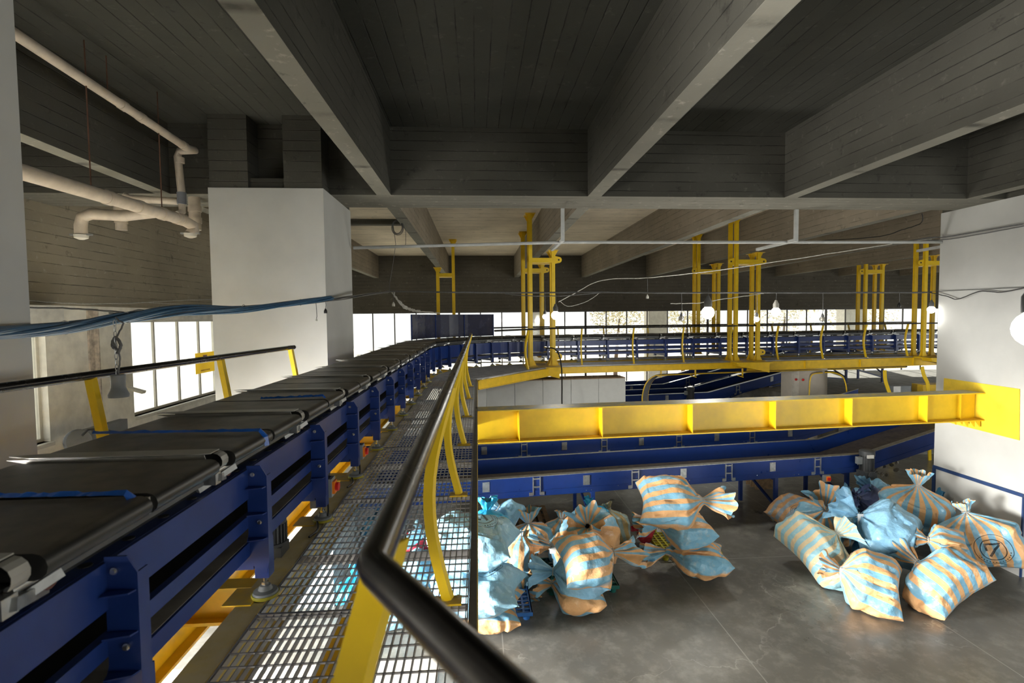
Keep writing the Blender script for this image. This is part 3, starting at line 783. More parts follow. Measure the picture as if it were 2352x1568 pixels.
# far edge beam: chord, then along the distant run
def chan(m, a, b, z0, z1):
    m.bar(Vector((a.x, a.y, (z0+z1)/2)), Vector((b.x, b.y, (z0+z1)/2)), .02, z1-z0)
    for z in (z0+.01, z1-.01): m.bar(Vector((a.x, a.y, z)), Vector((b.x, b.y, z)), .09, .02)
FD = 1.66
m = MB(); chan(m, Vector((GX1+.07, 13.34, 0)), PW(sK, FD, 0), 3.12, 3.37); m.build('edge_beam', YEL, fr)
sM = S2+7.3
m = MB(); chan(m, PW(sK, FD, 0), PW(sM, FD, 0), 3.16, 3.37); m.build('edge_beam', YEL, fr)
m = MB(); chan(m, PW(sM, FD, 0), PW(S3, FD, 0), 3.06, 3.37); m.build('edge_beam', YEL, fr)
for i in range(1, 5):
    c = PW(sM+i*2.3, FD+.0, 3.08); m = MB(); m.bar(c-path(S3)[2]*-.03, c+Vector((0, 0, .27))-path(S3)[2]*-.03, .012, .05); m.build('stiffener', YELC, fr)
for d in (.42, -.42, -1.1):
    m = MB(); chan(m, PW(S2, d, 0), PW(S3, d, 0), 3.15, 3.36); m.build('support_beam', YELO, fr)
ss = [S1+.2+i*1.15 for i in range(5)]
for s in ss:
    m = MB(); ibeam(m, PW(s, -.5, 0), PW(s, 1.0, 0), .1, 3.12, 3.36); m.build('joist', YELO, fr)
s = S2+.6
while s < S3:
    m = MB(); ibeam(m, PW(s, -1.15, 0), PW(s, 1.63, 0), .08, 3.15, 3.36); m.build('joist', YELO, fr); s += 2.4
m = MB(); m.box(-2.99, -2.95, -1, 8.4, 3.15, 3.4); m.build('edge_beam', YELO, fr)
for y in (.5, 3.0, 5.6, 8.0):
    m = MB(); ibeam(m, (-2.95, y), (-2.1, y), .08, 3.16, 3.36); m.build('joist', YELO, fr)

# railings: black tube on curved yellow flat posts that bow towards the walkway
def rail_post(t, base, out, top_off, top_z, w=.066, lean=.11, wdir=None, plate=True):
    base = Vector(base); out = Vector(out).normalized(); along = Vector((-out.y, out.x, 0)) if wdir is None else Vector(wdir)
    pts = []; k = 12; H = top_z-GZ-.012
    for i in range(k+1):
        u = i/k; off = -lean*(math.sin(PI*min(1, u*1.02)))+top_off*u
        pts.append(base+out*off+Vector((0, 0, .012+H*u)))
    m = MB(); b = len(m.v)
    for i, p in enumerate(pts):
        d = (pts[min(i+1, k)]-pts[max(i-1, 0)]).normalized(); nrm = Vector((0, 0, 1)).cross(d)
        side = d.cross(along).normalized(); hw = w/2
        for a, bb in ((-hw, -.006), (hw*.55, -.006), (hw, .026), (hw*.9, .032), (hw*.45, .004), (-hw, .004)): m.v.append(tuple(p+side*a*(-1)+along*bb))
    for i in range(k):
        for q in range(6): m.f.append((b+i*6+q, b+i*6+(q+1) % 6, b+(i+1)*6+(q+1) % 6, b+(i+1)*6+q))
    m.f.append(tuple(b+q for q in range(5, -1, -1))); m.f.append(tuple(b+k*6+q for q in range(6)))
    p = m.build('post', YELC, t)
    if plate:
        c = base; MB().prism([c+out*.075+along*.05, c+out*.075-along*.04, c-out*.085-along*.04, c-out*.085+along*.05], (0, 0, .012)).build('base_plate', YEL, p)
        bm = MB()
        for q in (.055, -.065): bm.lathe(c+out*q+along*.03+Vector((0, 0, .012)), [(.011, 0), (.011, .01)], 6)
        bm.build('bolt', CHROME, p)
    return p
RZ = 4.64
rl = thing('handrail', 'dark steel tube handrail on bowed yellow posts along the near walkway', 'railing', (-.18, 2.8, GZ))
corner = at(853, 1306, Z=RZ); fend = at(1082, 766, Z=RZ)
brk = at(1262, 1600, Y=.42); brk.z = RZ
pts = [fend, corner+(fend-corner).normalized()*.05, corner+(fend-corner).normalized()*.02+Vector((.004, -.004, 0)), corner+Vector((.022, -.012, 0)), brk, brk+(brk-corner)*2.5]
MB().tube([fend, corner+(fend-corner).normalized()*.012, corner+Vector((.010, -.006, 0)), brk, brk+(brk-corner)*1.5], .0255, 16).build('rail_tube', PIPEBLK, rl, True)
for y in (.87, 2.82, 4.56, 6.40, 8.25, 10.1, 11.95):
    x = corner.x+(fend.x-corner.x)*(y-corner.y)/(fend.y-corner.y)
    rail_post(rl, (-.185, y, GZ), (1, 0, 0), x+.185, RZ-.02, wdir=(0, 1, 0), plate=True)
rl = thing('handrail', 'short dark handrail left of the belts, ending before the white column', 'railing', (-2.8, 4, GZ))
a = at(-60, 899, Z=RZ-.02); b = at(675, 797, Z=RZ-.02)
a2 = b+(a-b)*1.8; a2.z = RZ-.02
MB().tube([a2, b], .03, 14).build('rail_tube', PIPEBLK, rl, True)
for px, py in ((205, 862), (505, 820), (667, 799)):
    c = at(px, py, Z=RZ-.02); rail_post(rl, (c.x+.11, c.y, GZ), (-1, 0, 0), .11, RZ-.04, wdir=(0, 1, 0), lean=.03)
rl = thing('handrail', 'black two-length handrail along the near edge of the distant walkway', 'railing', PW(S2+3, 1.55, GZ))
p0 = Vector((GX1-.1, 13.5, RZ)); p1 = PW(sK, 1.52, RZ)
m = MB().tube([p1-(p1-p0)*.75, p1, PW(S3, 1.52, RZ)], .027, 10); m.build('rail_tube', PIPEBLK, rl, True)
rp = path(S3)[2]; tp = path(S3)[1]
cd_ = (p1-p0).normalized()
for q in (.35,): 
    b_ = p1-(p1-p0)*q; rail_post(rl, (b_.x, b_.y, GZ), Vector((cd_.y, -cd_.x, 0)), .02, RZ-.02, wdir=cd_, plate=False)
s = sK+1.0
while s < S3: rail_post(rl, PW(s, 1.53, GZ), rp, -.01, RZ-.02, wdir=tp); s += 1.83
rl = thing('handrail', 'black handrail behind the distant track in front of the windows', 'railing', PW(S2+3, -1.12, GZ))
MB().tube([PW(S1+RAD*math.radians(66), -.75, RZ), PW(S2, -1.12, RZ), PW(S3, -1.12, RZ)], .027, 10).build('rail_tube', PIPEBLK, rl, True)
s = S2+1.2
while s < S3: rail_post(rl, PW(s, -1.12, GZ), -rp, -.01, RZ-.02, wdir=tp, plate=False); s += 1.83

# ------------------------------------------------------------ yellow hanger frames from the ceiling
def hanger(px0, px1, Y, label, lug=1, gap=.42, bracket=True, swap=False):
    x0 = at(px0, 700, Y=Y).x; x1 = at(px1, 700, Y=Y).x
    t = thing('hanger_frame', label, 'hanger', (x0, Y, GZ), group='yellow hanger frames')
    w = .115; zb = 6.95
    for x, ztop in ((x0, ZB if swap else ZC), (x1, ZC if swap else ZB)):
        for y in (Y, Y+gap):
            m = MB().box(x-w/2, x+w/2, y-w/2, y-w/2+.012, GZ, ztop).box(x-w/2, x+w/2, y+w/2-.012, y+w/2, GZ, ztop).box(x-w/2+.02, x+w/2-.02, y-w/2+.012, y+w/2-.012, GZ, ztop)
            p = m.build('post', YELC, t)
            g = MB(); h_ = MB()
            for sx in (-1, 1):
                g.prism([(x+sx*w/2, y-.006, GZ+.012), (x+sx*(w/2+.12), y-.006, GZ+.012), (x+sx*w/2, y-.006, GZ+.26)], (0, .012, 0))
                h_.prism([(x+sx*w/2, y-.006, ztop-.012), (x+sx*(w/2+.1), y-.006, ztop-.012), (x+sx*w/2, y-.006, ztop-.2)], (0, .012, 0))
            g.box(x-.2, x+.2, y-.16, y+.16, GZ, GZ+.014).build('base_plate', YEL, p)
            h_.box(x-.17, x+.17, y-.13, y+.13, ztop-.014, ztop).build('head_plate', YEL, p)
    m = MB()
    for y in (Y, Y+gap):
        m.box(x0+w/2, x1-w/2, y-.06, y+.06, zb-.14, zb); m.box(x0+w/2, x1-w/2, y-.075, y+.075, zb-.16, zb-.14)
    m.build('cross_bar', YELC, t)
    def lugm(x, sg, z, y):
        m = MB(); pts = []
        for i in range(9):
            a = -PI/2+PI*i/8; pts.append((x+sg*(.13+.10*math.cos(a)), y-.012, z+.10*math.sin(a)))
        pts += [(x, y-.012, z+.13), (x, y-.012, z-.13)]
        m.prism(pts, (0, .024, 0)); o = m.build('lug', YELC, t)
        MB().cyl((x+sg*.13, y-.016, z), (x+sg*.13, y+.016, z), .03, 12).build('lug_hole', BLACK, o)
    if lug in (1, 2): lugm(x1+w/2, 1, zb-.06, Y)
    if lug in (-1, 2): lugm(x0-w/2, -1, zb-.06, Y)
    lugm(x1+w/2, 1, GZ+.3, Y)
    if bracket:
        m = MB().box(x0-.25, x1+.2, Y-.62, Y+gap+.2, GZ-.05, GZ)
        m.prism([(x0-.2, Y-.6, GZ-.05), (x0-.2, Y-.6, GZ-.13), (x0+.2, Y-.6, GZ-.20), (x1+.1, Y-.6, GZ-.36), (x1+.1, Y-.6, GZ-.05)], (0, .42, 0))
        m.build('outrigger', YEL, t)
    return t
hanger(1219, 1271, 16.75, 'tall yellow hanger frame nearest the bend, in front of its twin', 1)
hanger(1203, 1246, 20.3, 'yellow hanger frame partly hidden behind the tall one by the bend', 1, bracket=False)
hanger(1006, 1042, 22.3, 'yellow hanger frame rising behind the dark blue curved guard', 0, gap=.3, bracket=False, swap=True)
hanger(1690, 1741, 17.35, 'yellow hanger frame at the middle of the distant walkway, front one with two lugs', 2)
hanger(1604, 1650, 20.9, 'yellow hanger frame beside the brightest bulb, at the middle behind the track', -1, bracket=False)
hanger(2123, 2165, 17.9, 'yellow hanger frame touching the view of the right white column', -1)
hanger(1987, 2025, 21.4, 'yellow hanger frame behind the track, left of the right white column', -1, bracket=False)

# ------------------------------------------------------------ big yellow girder into the right column
A = at(1095, 944, Z=3.4); B = at(2264, 900, X=10.195); B.z = 3.4; A.x = -.015
ud = Vector((B.x-A.x, B.y-A.y, 0)); UL = ud.length; ud.normalize(); vd = Vector((-ud.y, ud.x, 0))
gi = thing('girder', 'deep yellow I-beam girder spanning from the walkway to the white column', 'girder', (A.x, A.y, 2.82))
def G(u, v, z): q = A+ud*u+vd*v; return Vector((q.x, q.y, z))
def gbox(m, u0, u1, v0, v1, z0, z1): return m.hexa([G(u0, v0, z0), G(u1, v0, z0), G(u1, v1, z0), G(u0, v1, z0), G(u0, v0, z1), G(u1, v0, z1), G(u1, v1, z1), G(u0, v1, z1)])
GW = .42; gz0 = 2.825
gbox(MB(), .0, UL, 0, GW, 3.378, 3.40).build('top_flange', paint('dusty_yellow_flange', (.80, .56, .02), .45, dust=((.33, .34, .28), 1.0)), gi)
gbox(MB(), .0, UL, 0, GW, gz0, gz0+.022).build('bottom_flange', YEL, gi)
gbox(MB(), .0, UL-.0, GW/2-.008, GW/2+.008, gz0+.022, 3.378).build('web', YELC, gi)
for px, py in ((1190, 1010), (1378, 1002), (1580, 992), (1769, 984), (1941, 976), (2105, 967)):
    p = at(px, py, Z=gz0); u = (p-A).dot(ud)
    gbox(MB(), u-.006, u+.006, .01, GW/2-.008, gz0+.022, 3.378).build('stiffener', YELC, gi)
u = UL-.42; gbox(MB(), u-.006, u+.006, .12, GW/2-.008, gz0+.022, 3.378).build('stiffener', YELC, gi)
pl_ = [at(x, y, X=10.196) for x, y in ((2168, 868), (2342, 893), (2341, 1011), (2230, 983), (2164, 966))]
MB().prism(pl_, (.012, 0, 0)).build('end_plate', paint('yellow_painted_mortar', (.80, .56, .03), .6, vary=.1, bmp=.3), gi)
m = MB()
for px in (2222, 2240, 2256):
    u = min((at(px, 975, Y=A.y+ud.y*9.8)-A).dot(ud), UL-.13-(2256-px)*.008); m.prism([G(u, .06, gz0), G(u+.10, .06, gz0), G(u+.10, .06, gz0-.13)], vd*.02)
    m.prism([G(u, .30, gz0), G(u+.10, .30, gz0), G(u+.10, .30, gz0-.13)], vd*.02)
m.build('bracket_rib', YEL, gi)

# ------------------------------------------------------------ belt conveyors on the lower level
CA = math.radians(6.65)
def conveyor(org, u0, uk, u1, label, slope=13.0, wid=1.6, z0=1.10, z1=1.53, legs=(), legs_in=(), plates=(), clips=(), motor=None, name='belt_conveyor', uk_far=None):
    org = Vector(org); ud = Vector((math.cos(CA), math.sin(CA), 0)); vd = Vector((-ud.y, ud.x, 0)); tn = math.tan(math.radians(slope))
    t = thing(name, label, 'conveyor', (org.x+ud.x*3, org.y+ud.y*3, 0), group='blue belt conveyors')
    def P(u, v, z): q = org+ud*u+vd*v; return Vector((q.x, q.y, z+max(0, u-uk)*tn))
    def hb(m, a, b, v0, v1, q0, q1): return m.hexa([P(a, v0, q0), P(b, v0, q0), P(b, v1, q0), P(a, v1, q0), P(a, v0, q1), P(b, v0, q1), P(b, v1, q1), P(a, v1, q1)])
    for v, nm in ((0, 'side_guard'), (wid, 'side_guard')):
        m = MB(); sg = 1 if v == 0 else -1
        for a, b in ((u0, uk), (uk, u1)):
            hb(m, a, b, min(v, v+sg*.03), max(v, v+sg*.03), z0, z1)
            hb(m, a, b, min(v-.012*sg, v), max(v-.012*sg, v), z0, z0+.13)
        g = m.build(nm, BLUEL, t)
        m = MB()
        for a, b in ((u0, uk), (uk, u1)):
            w = .12 if v == 0 else .05
            hb(m, a, b, min(v-.01*sg, v+sg*w), max(v-.01*sg, v+sg*w), z1, z1+.014)
        m.build('top_strip', STEEL, g)
    m = MB()
    for a, b in ((u0, uk), (uk, u1)): hb(m, a, b, .06, wid-.06, z1-.42, z1-.36)
    m.build('belt', BELT, t)
    def leg(u, v, top, foot=True):
        p = P(u, v, top); zf = 1.75 if (p.x > 12.55 and p.y > 16.9) else 0
        m = MB().box(p.x-.04, p.x+.04, p.y-.04, p.y+.04, zf+.03, p.z); o = m.build('leg', BLUE, t)
        MB().box(p.x-.08, p.x+.08, p.y-.07, p.y+.07, zf, zf+.03).build('foot', STEELD, o)
    for u in legs:
        leg(u, .12, z0); leg(u, wid-.12, z0)
        a = P(u, .16, 0); b = P(u, wid-.16, 0); h = P(u, .2, z0).z; zf = 1.75 if (a.x > 12.55 and a.y > 16.9) else 0
        m = MB().bar(Vector((a.x, a.y, zf+(h-zf)*.35)), Vector((b.x, b.y, h-.12)), .05, .05); m.bar(Vector((a.x, a.y, h-.08)), Vector((b.x, b.y, h-.08)), .05, .06)
        m.build('brace', BLUE, t)
    for i, u in enumerate(legs[:-1]):
        if u > uk-.5:
            a = P(u, .12, z0-.1); b = P(legs[i+1], .12, 0); b.z = 2.0 if (b.x > 12.55 and b.y > 16.9) else .45; MB().bar(a, b, .04, .04).build('brace', BLUE, t)
    for u in plates:
        m = MB(); hb(m, u-.075, u+.075, -.016, -.002, z0+.17, z0+.385); p = m.build('access_plate', STEEL, t)
        m = MB()
        for du in (-.05, .05):
            for q in (.19, .365): m.lathe(P(u+du, -.016, z0+q), [(.009, 0), (.006, .005)], 8, -vd)
        m.build('plate_screw', CHROME, p)
    for u in clips:
        m = MB(); hb(m, u-.09, u-.068, -.03, -.002, z0+.03, z0+.42); hb(m, u+.068, u+.09, -.03, -.002, z0+.03, z0+.42)
        for q in (.37, .19): hb(m, u-.068, u+.068, -.022, -.006, z0+q, z0+q+.03)
        hb(m, u-.17, u-.085, -.03, -.012, z0+.02, z0+.09); hb(m, u+.085, u+.17, -.03, -.012, z0+.02, z0+.09)
        m.build('clip_bracket', STEEL, t)
    m = MB(); u = u0+.4
    while u < uk:
        for du in (0, .12): m.lathe(P(u+du, -.014, z0+.05), [(.010, 0), (.006, .006)], 8, -vd)
        m.lathe(P(u+.75, -.014, z0+.10), [(.010, 0), (.006, .006)], 8, -vd)
        u += 1.75
    m.build('side_bolt', CHROME, t)
    return t, P
F0 = at(1095, 1149, Z=1.10)
def uof(px, py, z, o, v=0):
    ud = Vector((math.cos(CA), math.sin(CA), 0)); p = at(px, py, Z=z); return (p-Vector(o)).dot(ud)
zc_ = 1.38
t1, P1 = conveyor(F0, -3.2, 9.75, 13.2, 'nearest blue belt conveyor on the lower floor, behind the sacks', legs=(3.0-.35, 7.3, 9.3),
    plates=[uof(px, py, zc_, F0) for px, py in ((1113, 1110), (1345, 1100), (1573, 1088), (1785, 1076), (1990, 1062))],
    clips=[uof(px, py, zc_, F0) for px, py in ((1231, 1108), (1460, 1095), (1682, 1083), (1893, 1070))])
V2 = Vector((-math.sin(CA), math.cos(CA), 0)); F1 = F0+V2*3.0
t2, P2 = conveyor(F1, -3.2, 10.3, 14.0, 'second blue belt conveyor, under the yellow girder behind the nearest one', legs=(2.0, 6.3, 9.6),
    plates=[uof(px, py, zc_, F1) for px, py in ((1116, 1042), (1307, 1033), (1492, 1024), (1670, 1013), (1841, 1002))],
    clips=[uof(px, py, zc_, F1) for px, py in ((1213, 1040), (1402, 1028), (1584, 1020), (1759, 1010))])
gm = gearmotor(t1, P1(9.55, -.2, 1.18), r=.15, h=.52)
p = P1(9.55, -.2, 1.18)
MB().box(p.x-.14, p.x+.02, p.y-.20, p.y-.17, p.z+.36, p.z+.44).build('name_plate', PAPER, gm)
MB().cyl((p.x, p.y-.16, p.z-.06), (p.x, p.y-.20, p.z-.06), .09, 18).build('gear_cover', DKGREY, gm, True)
p = P1(8.55, -.06, 1.02)
sw = MB().box(p.x-.08, p.x+.08, p.y-.04, p.y+.04, p.z-.08, p.z+.08).build('isolator_switch', GREYP, t1)
MB().box(p.x-.03, p.x+.07, p.y-.06, p.y-.04, p.z-.06, p.z+.06).build('switch_plate', ORANGE, sw)
MB().cyl((p.x+.02, p.y-.06, p.z), (p.x+.02, p.y-.09, p.z), .04, 14).build('red_knob', RED, sw)
m = MB()
for i in range(46):
    rnd = random.Random(i); q = P1(9.9+rnd.random()*1.2, .05+rnd.random()*.5, .7+rnd.random()*.5); m.lathe(q, [(.05, 0), (.05, .03), (.03, .03), (.03, .05)], 8, (rnd.random()-.5, -1, rnd.random()-.5))
m.build('roller_chain', STEELD, t1)
# distant pair that climbs to the right
H0 = at(1437, 909, Z=1.62); H0 = H0-Vector((math.cos(CA), math.sin(CA), 0))*6
t3, P3 = conveyor(H0, 0, 9.9, 20.0, 'distant blue conveyor climbing to the right, the nearer of the pair', z0=1.19, z1=1.62, legs=(3, 7, 11.0, 13.0, 15.0, 17.0, 19),
    plates=(7.9, 13.0), clips=(6.8, 11.3), slope=12)
H1 = H0+V2*3.05
t4, P4 = conveyor(H1, 0, 9.3, 19.0, 'distant blue conveyor climbing to the right, the farther of the pair', z0=1.19, z1=1.62, legs=(3, 7, 11, 13, 15, 17),
    plates=(7.6,), clips=(6.4, 10.6), slope=12)
gearmotor(t3, P3(8.9, -.2, 1.42), r=.15, h=.5)

# ------------------------------------------------------------ switch cabinets
xs = [(1052, 880), (1117, 876.2), (1182, 874.4), (1247, 872.8), (1311.5, 871), (1375, 869.3), (1437, 867.5)]
cab = [at(x, y, Z=2.97) for x, y in xs]
for i in range(6):
    a, b = cab[i], cab[i+1]; d = (b-a).normalized(); v = Vector((-d.y, d.x, 0)); a = a+d*.006; b = b-d*.006
    t = thing('switch_cabinet', 'pale grey steel cabinet in the row behind the girder, %s counting from the walkway' % ORD[i], 'cabinet', (a.x, a.y, 0), group='row of grey cabinets')
    def Q(p, k, z): return Vector((p.x+v.x*k, p.y+v.y*k, z))
    MB().hexa([Q(a, .03, .1), Q(b, .03, .1), Q(b, .75, .1), Q(a, .75, .1), Q(a, .03, 2.95), Q(b, .03, 2.95), Q(b, .75, 2.95), Q(a, .75, 2.95)]).build('body', CABIN, t)
    MB().hexa([Q(a, .0, .12), Q(b, .0, .12), Q(b, .028, .12), Q(a, .028, .12), Q(a, .0, 2.96), Q(b, .0, 2.96), Q(b, .028, 2.96), Q(a, .028, 2.96)]).build('door', CABIN, t)
    MB().hexa([Q(a, .02, 2.95), Q(b, .02, 2.95), Q(b, .76, 2.95), Q(a, .76, 2.95), Q(a, .02, 2.99), Q(b, .02, 2.99), Q(b, .76, 2.99), Q(a, .76, 2.99)]).build('top_board', BROWN, t)
    MB().hexa([Q(a, .06, 0), Q(b, .06, 0), Q(b, .72, 0), Q(a, .72, 0), Q(a, .06, .1), Q(b, .06, .1), Q(b, .72, .1), Q(a, .72, .1)]).build('plinth', BLACK, t)
    m = MB()
    for pp in (a+d*.1, b-d*.1):
        c = Q(pp, .3, 2.99); m.tube([c+Vector((.03*math.cos(k*PI/8), 0, .03*math.sin(k*PI/8)+.02)) for k in range(17)], .008, 6)
    m.build('lifting_eye', CHROME, t, True)
# control box beyond, beside the arched trays
c0 = at(1820, 870, Y=18.0); c1 = at(1878, 868, Y=18.4)
t = thing('control_box', 'tall beige control box with red buttons under the distant walkway', 'cabinet', (c0.x, 18.0, 0))
MB().box(c0.x, c1.x+.1, 18.0, 18.7, 0, 3.05).build('body', BEIGE, t)
MB().box(c0.x-.012, c0.x+.25, 17.985, 18.0, .1, 3.0).build('door', paint('cream_enamel', (.66, .63, .55), .4), t)
m = MB()
for px, py in ((1828, 871), (1844, 872)):
    q = at(px, py, Y=17.98); m.lathe(q, [(.045, 0), (.045, .03), (.03, .05)], 12, (0, -1, 0))
m.build('red_button', RED, t)
# cable trays
def arch_tray(pts, label, wv, rails=True, ncab=5, mat=CABG):
    pts = smooth_pts(pts, 7); t = thing('cable_tray', label, 'cable tray', pts[0], group='cable trays'); wv = Vector(wv)
    m = MB(); m.tube(pts, .02, 6); m.tube([p+wv for p in pts], .02, 6); m.build('side_rail', YEL, t, True)
    m = MB()
    for i in range(ncab): m.tube([p+wv*((i+.6)/(ncab+.3)) for p in pts], .028, 7)
    m.build('cables', mat, t, True)
    return t
Yt = 17.0
q = [Vector((at(1475, 935, Y=Yt).x, Yt, .02)), at(1475, 935, Y=Yt), at(1476, 905, Y=Yt), at(1484, 880, Y=Yt), at(1502, 864, Y=Yt), at(1530, 861, Y=Yt), at(1690, 855, Y=Yt+.6), at(1880, 849, Y=Yt+1.0), at(2080, 843, Y=Yt+1.4)]
arch_tray(q, 'bundle of black cables bending down beside the grey cabinets', (.28, .25, 0), ncab=6)
for px in (1517, 1596, 1704):
    q = at(px, 857, Y=Yt+.1); m = MB().bar(q+Vector((0, -.04, -.08)), Vector((q.x, q.y-.04, 3.16)), .05, .03); m.bar(q+Vector((-.18, -.04, -.07)), q+Vector((.03, -.04, -.13)), .04, .03)
    tag(m.build('tray_hanger', YEL, origin=q), {1517: 'small yellow bracket holding the cables at their bend', 1596: 'small yellow bracket holding the cables below the middle of the walkway beam', 1704: 'small yellow bracket holding the cables beside the walkway outrigger'}[px], 'bracket', 'cable brackets')
q = [Vector((at(1858, 940, Y=Yt).x, Yt, .02)), at(1858, 940, Y=Yt), at(1859, 900, Y=Yt), at(1861, 872, Y=Yt), at(1868, 859, Y=Yt), at(1890, 856, Y=Yt)]
arch_tray(q, 'narrow yellow edged upright tray left of the black arched one', (.16, .3, 0), ncab=3, mat=STEELD)
q = [Vector((at(1945, 945, Y=Yt).x, Yt, .02)), at(1945, 945, Y=Yt), at(1945, 905, Y=Yt), at(1942, 880, Y=Yt), at(1934, 864, Y=Yt), at(1915, 856, Y=Yt), at(1895, 855, Y=Yt)]
arch_tray(q, 'wide black arched cable tray with a yellow edge under the walkway', (.22, .3, 0), ncab=7, mat=BLACK)
# bowed yellow posts of a lower stair rail at the right
for pts, lab in ((((2032, 850), (2033, 870), (2037, 885), (2043, 902)), 'bowed yellow rail post under the walkway, left of its twin'), (((2118, 842), (2121, 858), (2126, 870), (2131, 880)), 'bowed yellow rail post under the walkway close to the white column')):
    q = smooth_pts([at(x, y, Y=16.2) for x, y in pts]); q.append(Vector((q[-1].x+.15, q[-1].y, 0.0)))
    m = MB()
    for i in range(len(q)-1): m.bar(q[i], q[i+1], .11, .03, (0, 1, 0))
    tag(m.build('rail_post', YELC, origin=(q[-1].x, q[-1].y, 0)), lab, 'post', 'bowed yellow posts under the walkway')
q = at(2060, 905, Y=18.0)
t = thing('electric_box', 'small white fronted grey box right of the bowed yellow post', 'box', (q.x, q.y, 0))
MB().box(q.x-.12, q.x+.55, q.y, q.y+.4, q.z-.2, q.z+.30).build('body', GREYP, t)
MB().box(q.x-.14, q.x+.13, q.y-.02, q.y, q.z-.15, q.z+.30).build('front', PAPER, t)
MB().box(q.x+.1, q.x+.3, q.y+.1, q.y+.3, 1.75, q.z-.2).build('stand', BLUE, t)
q = at(2120, 892, Y=18.0)
tag(MB().box(q.x, q.x+1.0, q.y, q.y+.5, 1.75, q.z+.14).build('bin', YELO, origin=(q.x, q.y, 1.75)), 'ochre bin standing against the right white column', 'bin')

# ------------------------------------------------------------ pallets
def slot_pallet(x0, y0, w, d, mat, label, h=.15, rz=0):
    t = thing('plastic_pallet', label, 'pallet', (x0, y0, 0), group='plastic pallets')
    m = MB(); n = 11
    for i in range(n):
        x = x0+w*i/(n-1); m.box(x-.018, x+.018, y0, y0+d, h-.03, h)
    for i in range(n):
        y = y0+d*i/(n-1); m.box(x0-.018, x0+w+.018, y-.015, y+.015, h-.026, h-.004)
    m.build('deck', mat, t)
    m = MB(); m.box(x0-.02, x0+w+.02, y0-.02, y0, h-.06, h).box(x0-.02, x0+w+.02, y0+d, y0+d+.02, h-.06, h).box(x0-.02, x0, y0, y0+d, h-.06, h).box(x0+w, x0+w+.02, y0, y0+d, h-.06, h)
    m.build('edge', mat, t)
    for i in range(3):
        for j in range(3):
            x = x0+.08+(w-.16)*i/2; y = y0+.08+(d-.16)*j/2
            MB().lathe((x, y, 0), [(.055, 0), (.075, h-.03)], 12).build('leg', mat, t, True)
    return t
slot_pallet(-.45, 8.15, 1.28, 1.2, BLUP, 'blue plastic pallet under the pale blue sacks beside the walkway')
slot_pallet(1.20, 8.85, 1.28, 1.15, GRNP, 'green plastic pallet under the middle stack of sacks')
slot_pallet(3.72, 9.95, 1.22, 1.15, YELP, 'yellow plastic pallet under the sack stack nearest the open floor')
slot_pallet(-2.0, 8.3, 1.25, 1.2, BLUP, 'blue plastic pallet under sacks seen through the grating')
w0 = at(1182, 1212, Z=.02); 
t = thing('wooden_pallet', 'brown slatted wooden pallet standing on the floor below the nearest conveyor', 'pallet', (w0.x, 11.9, 0))
m = MB()
for i in range(6): x = .75+i*.165; m.box(x, x+.1, 11.75+.0, 12.9, .12, .145)
m.build('deck_board', WOOD, t)
m = MB()
for y in (11.75, 12.3, 12.82): m.box(.75, 1.68, y, y+.09, .02, .12)
m.build('bearer', WOOD, t)

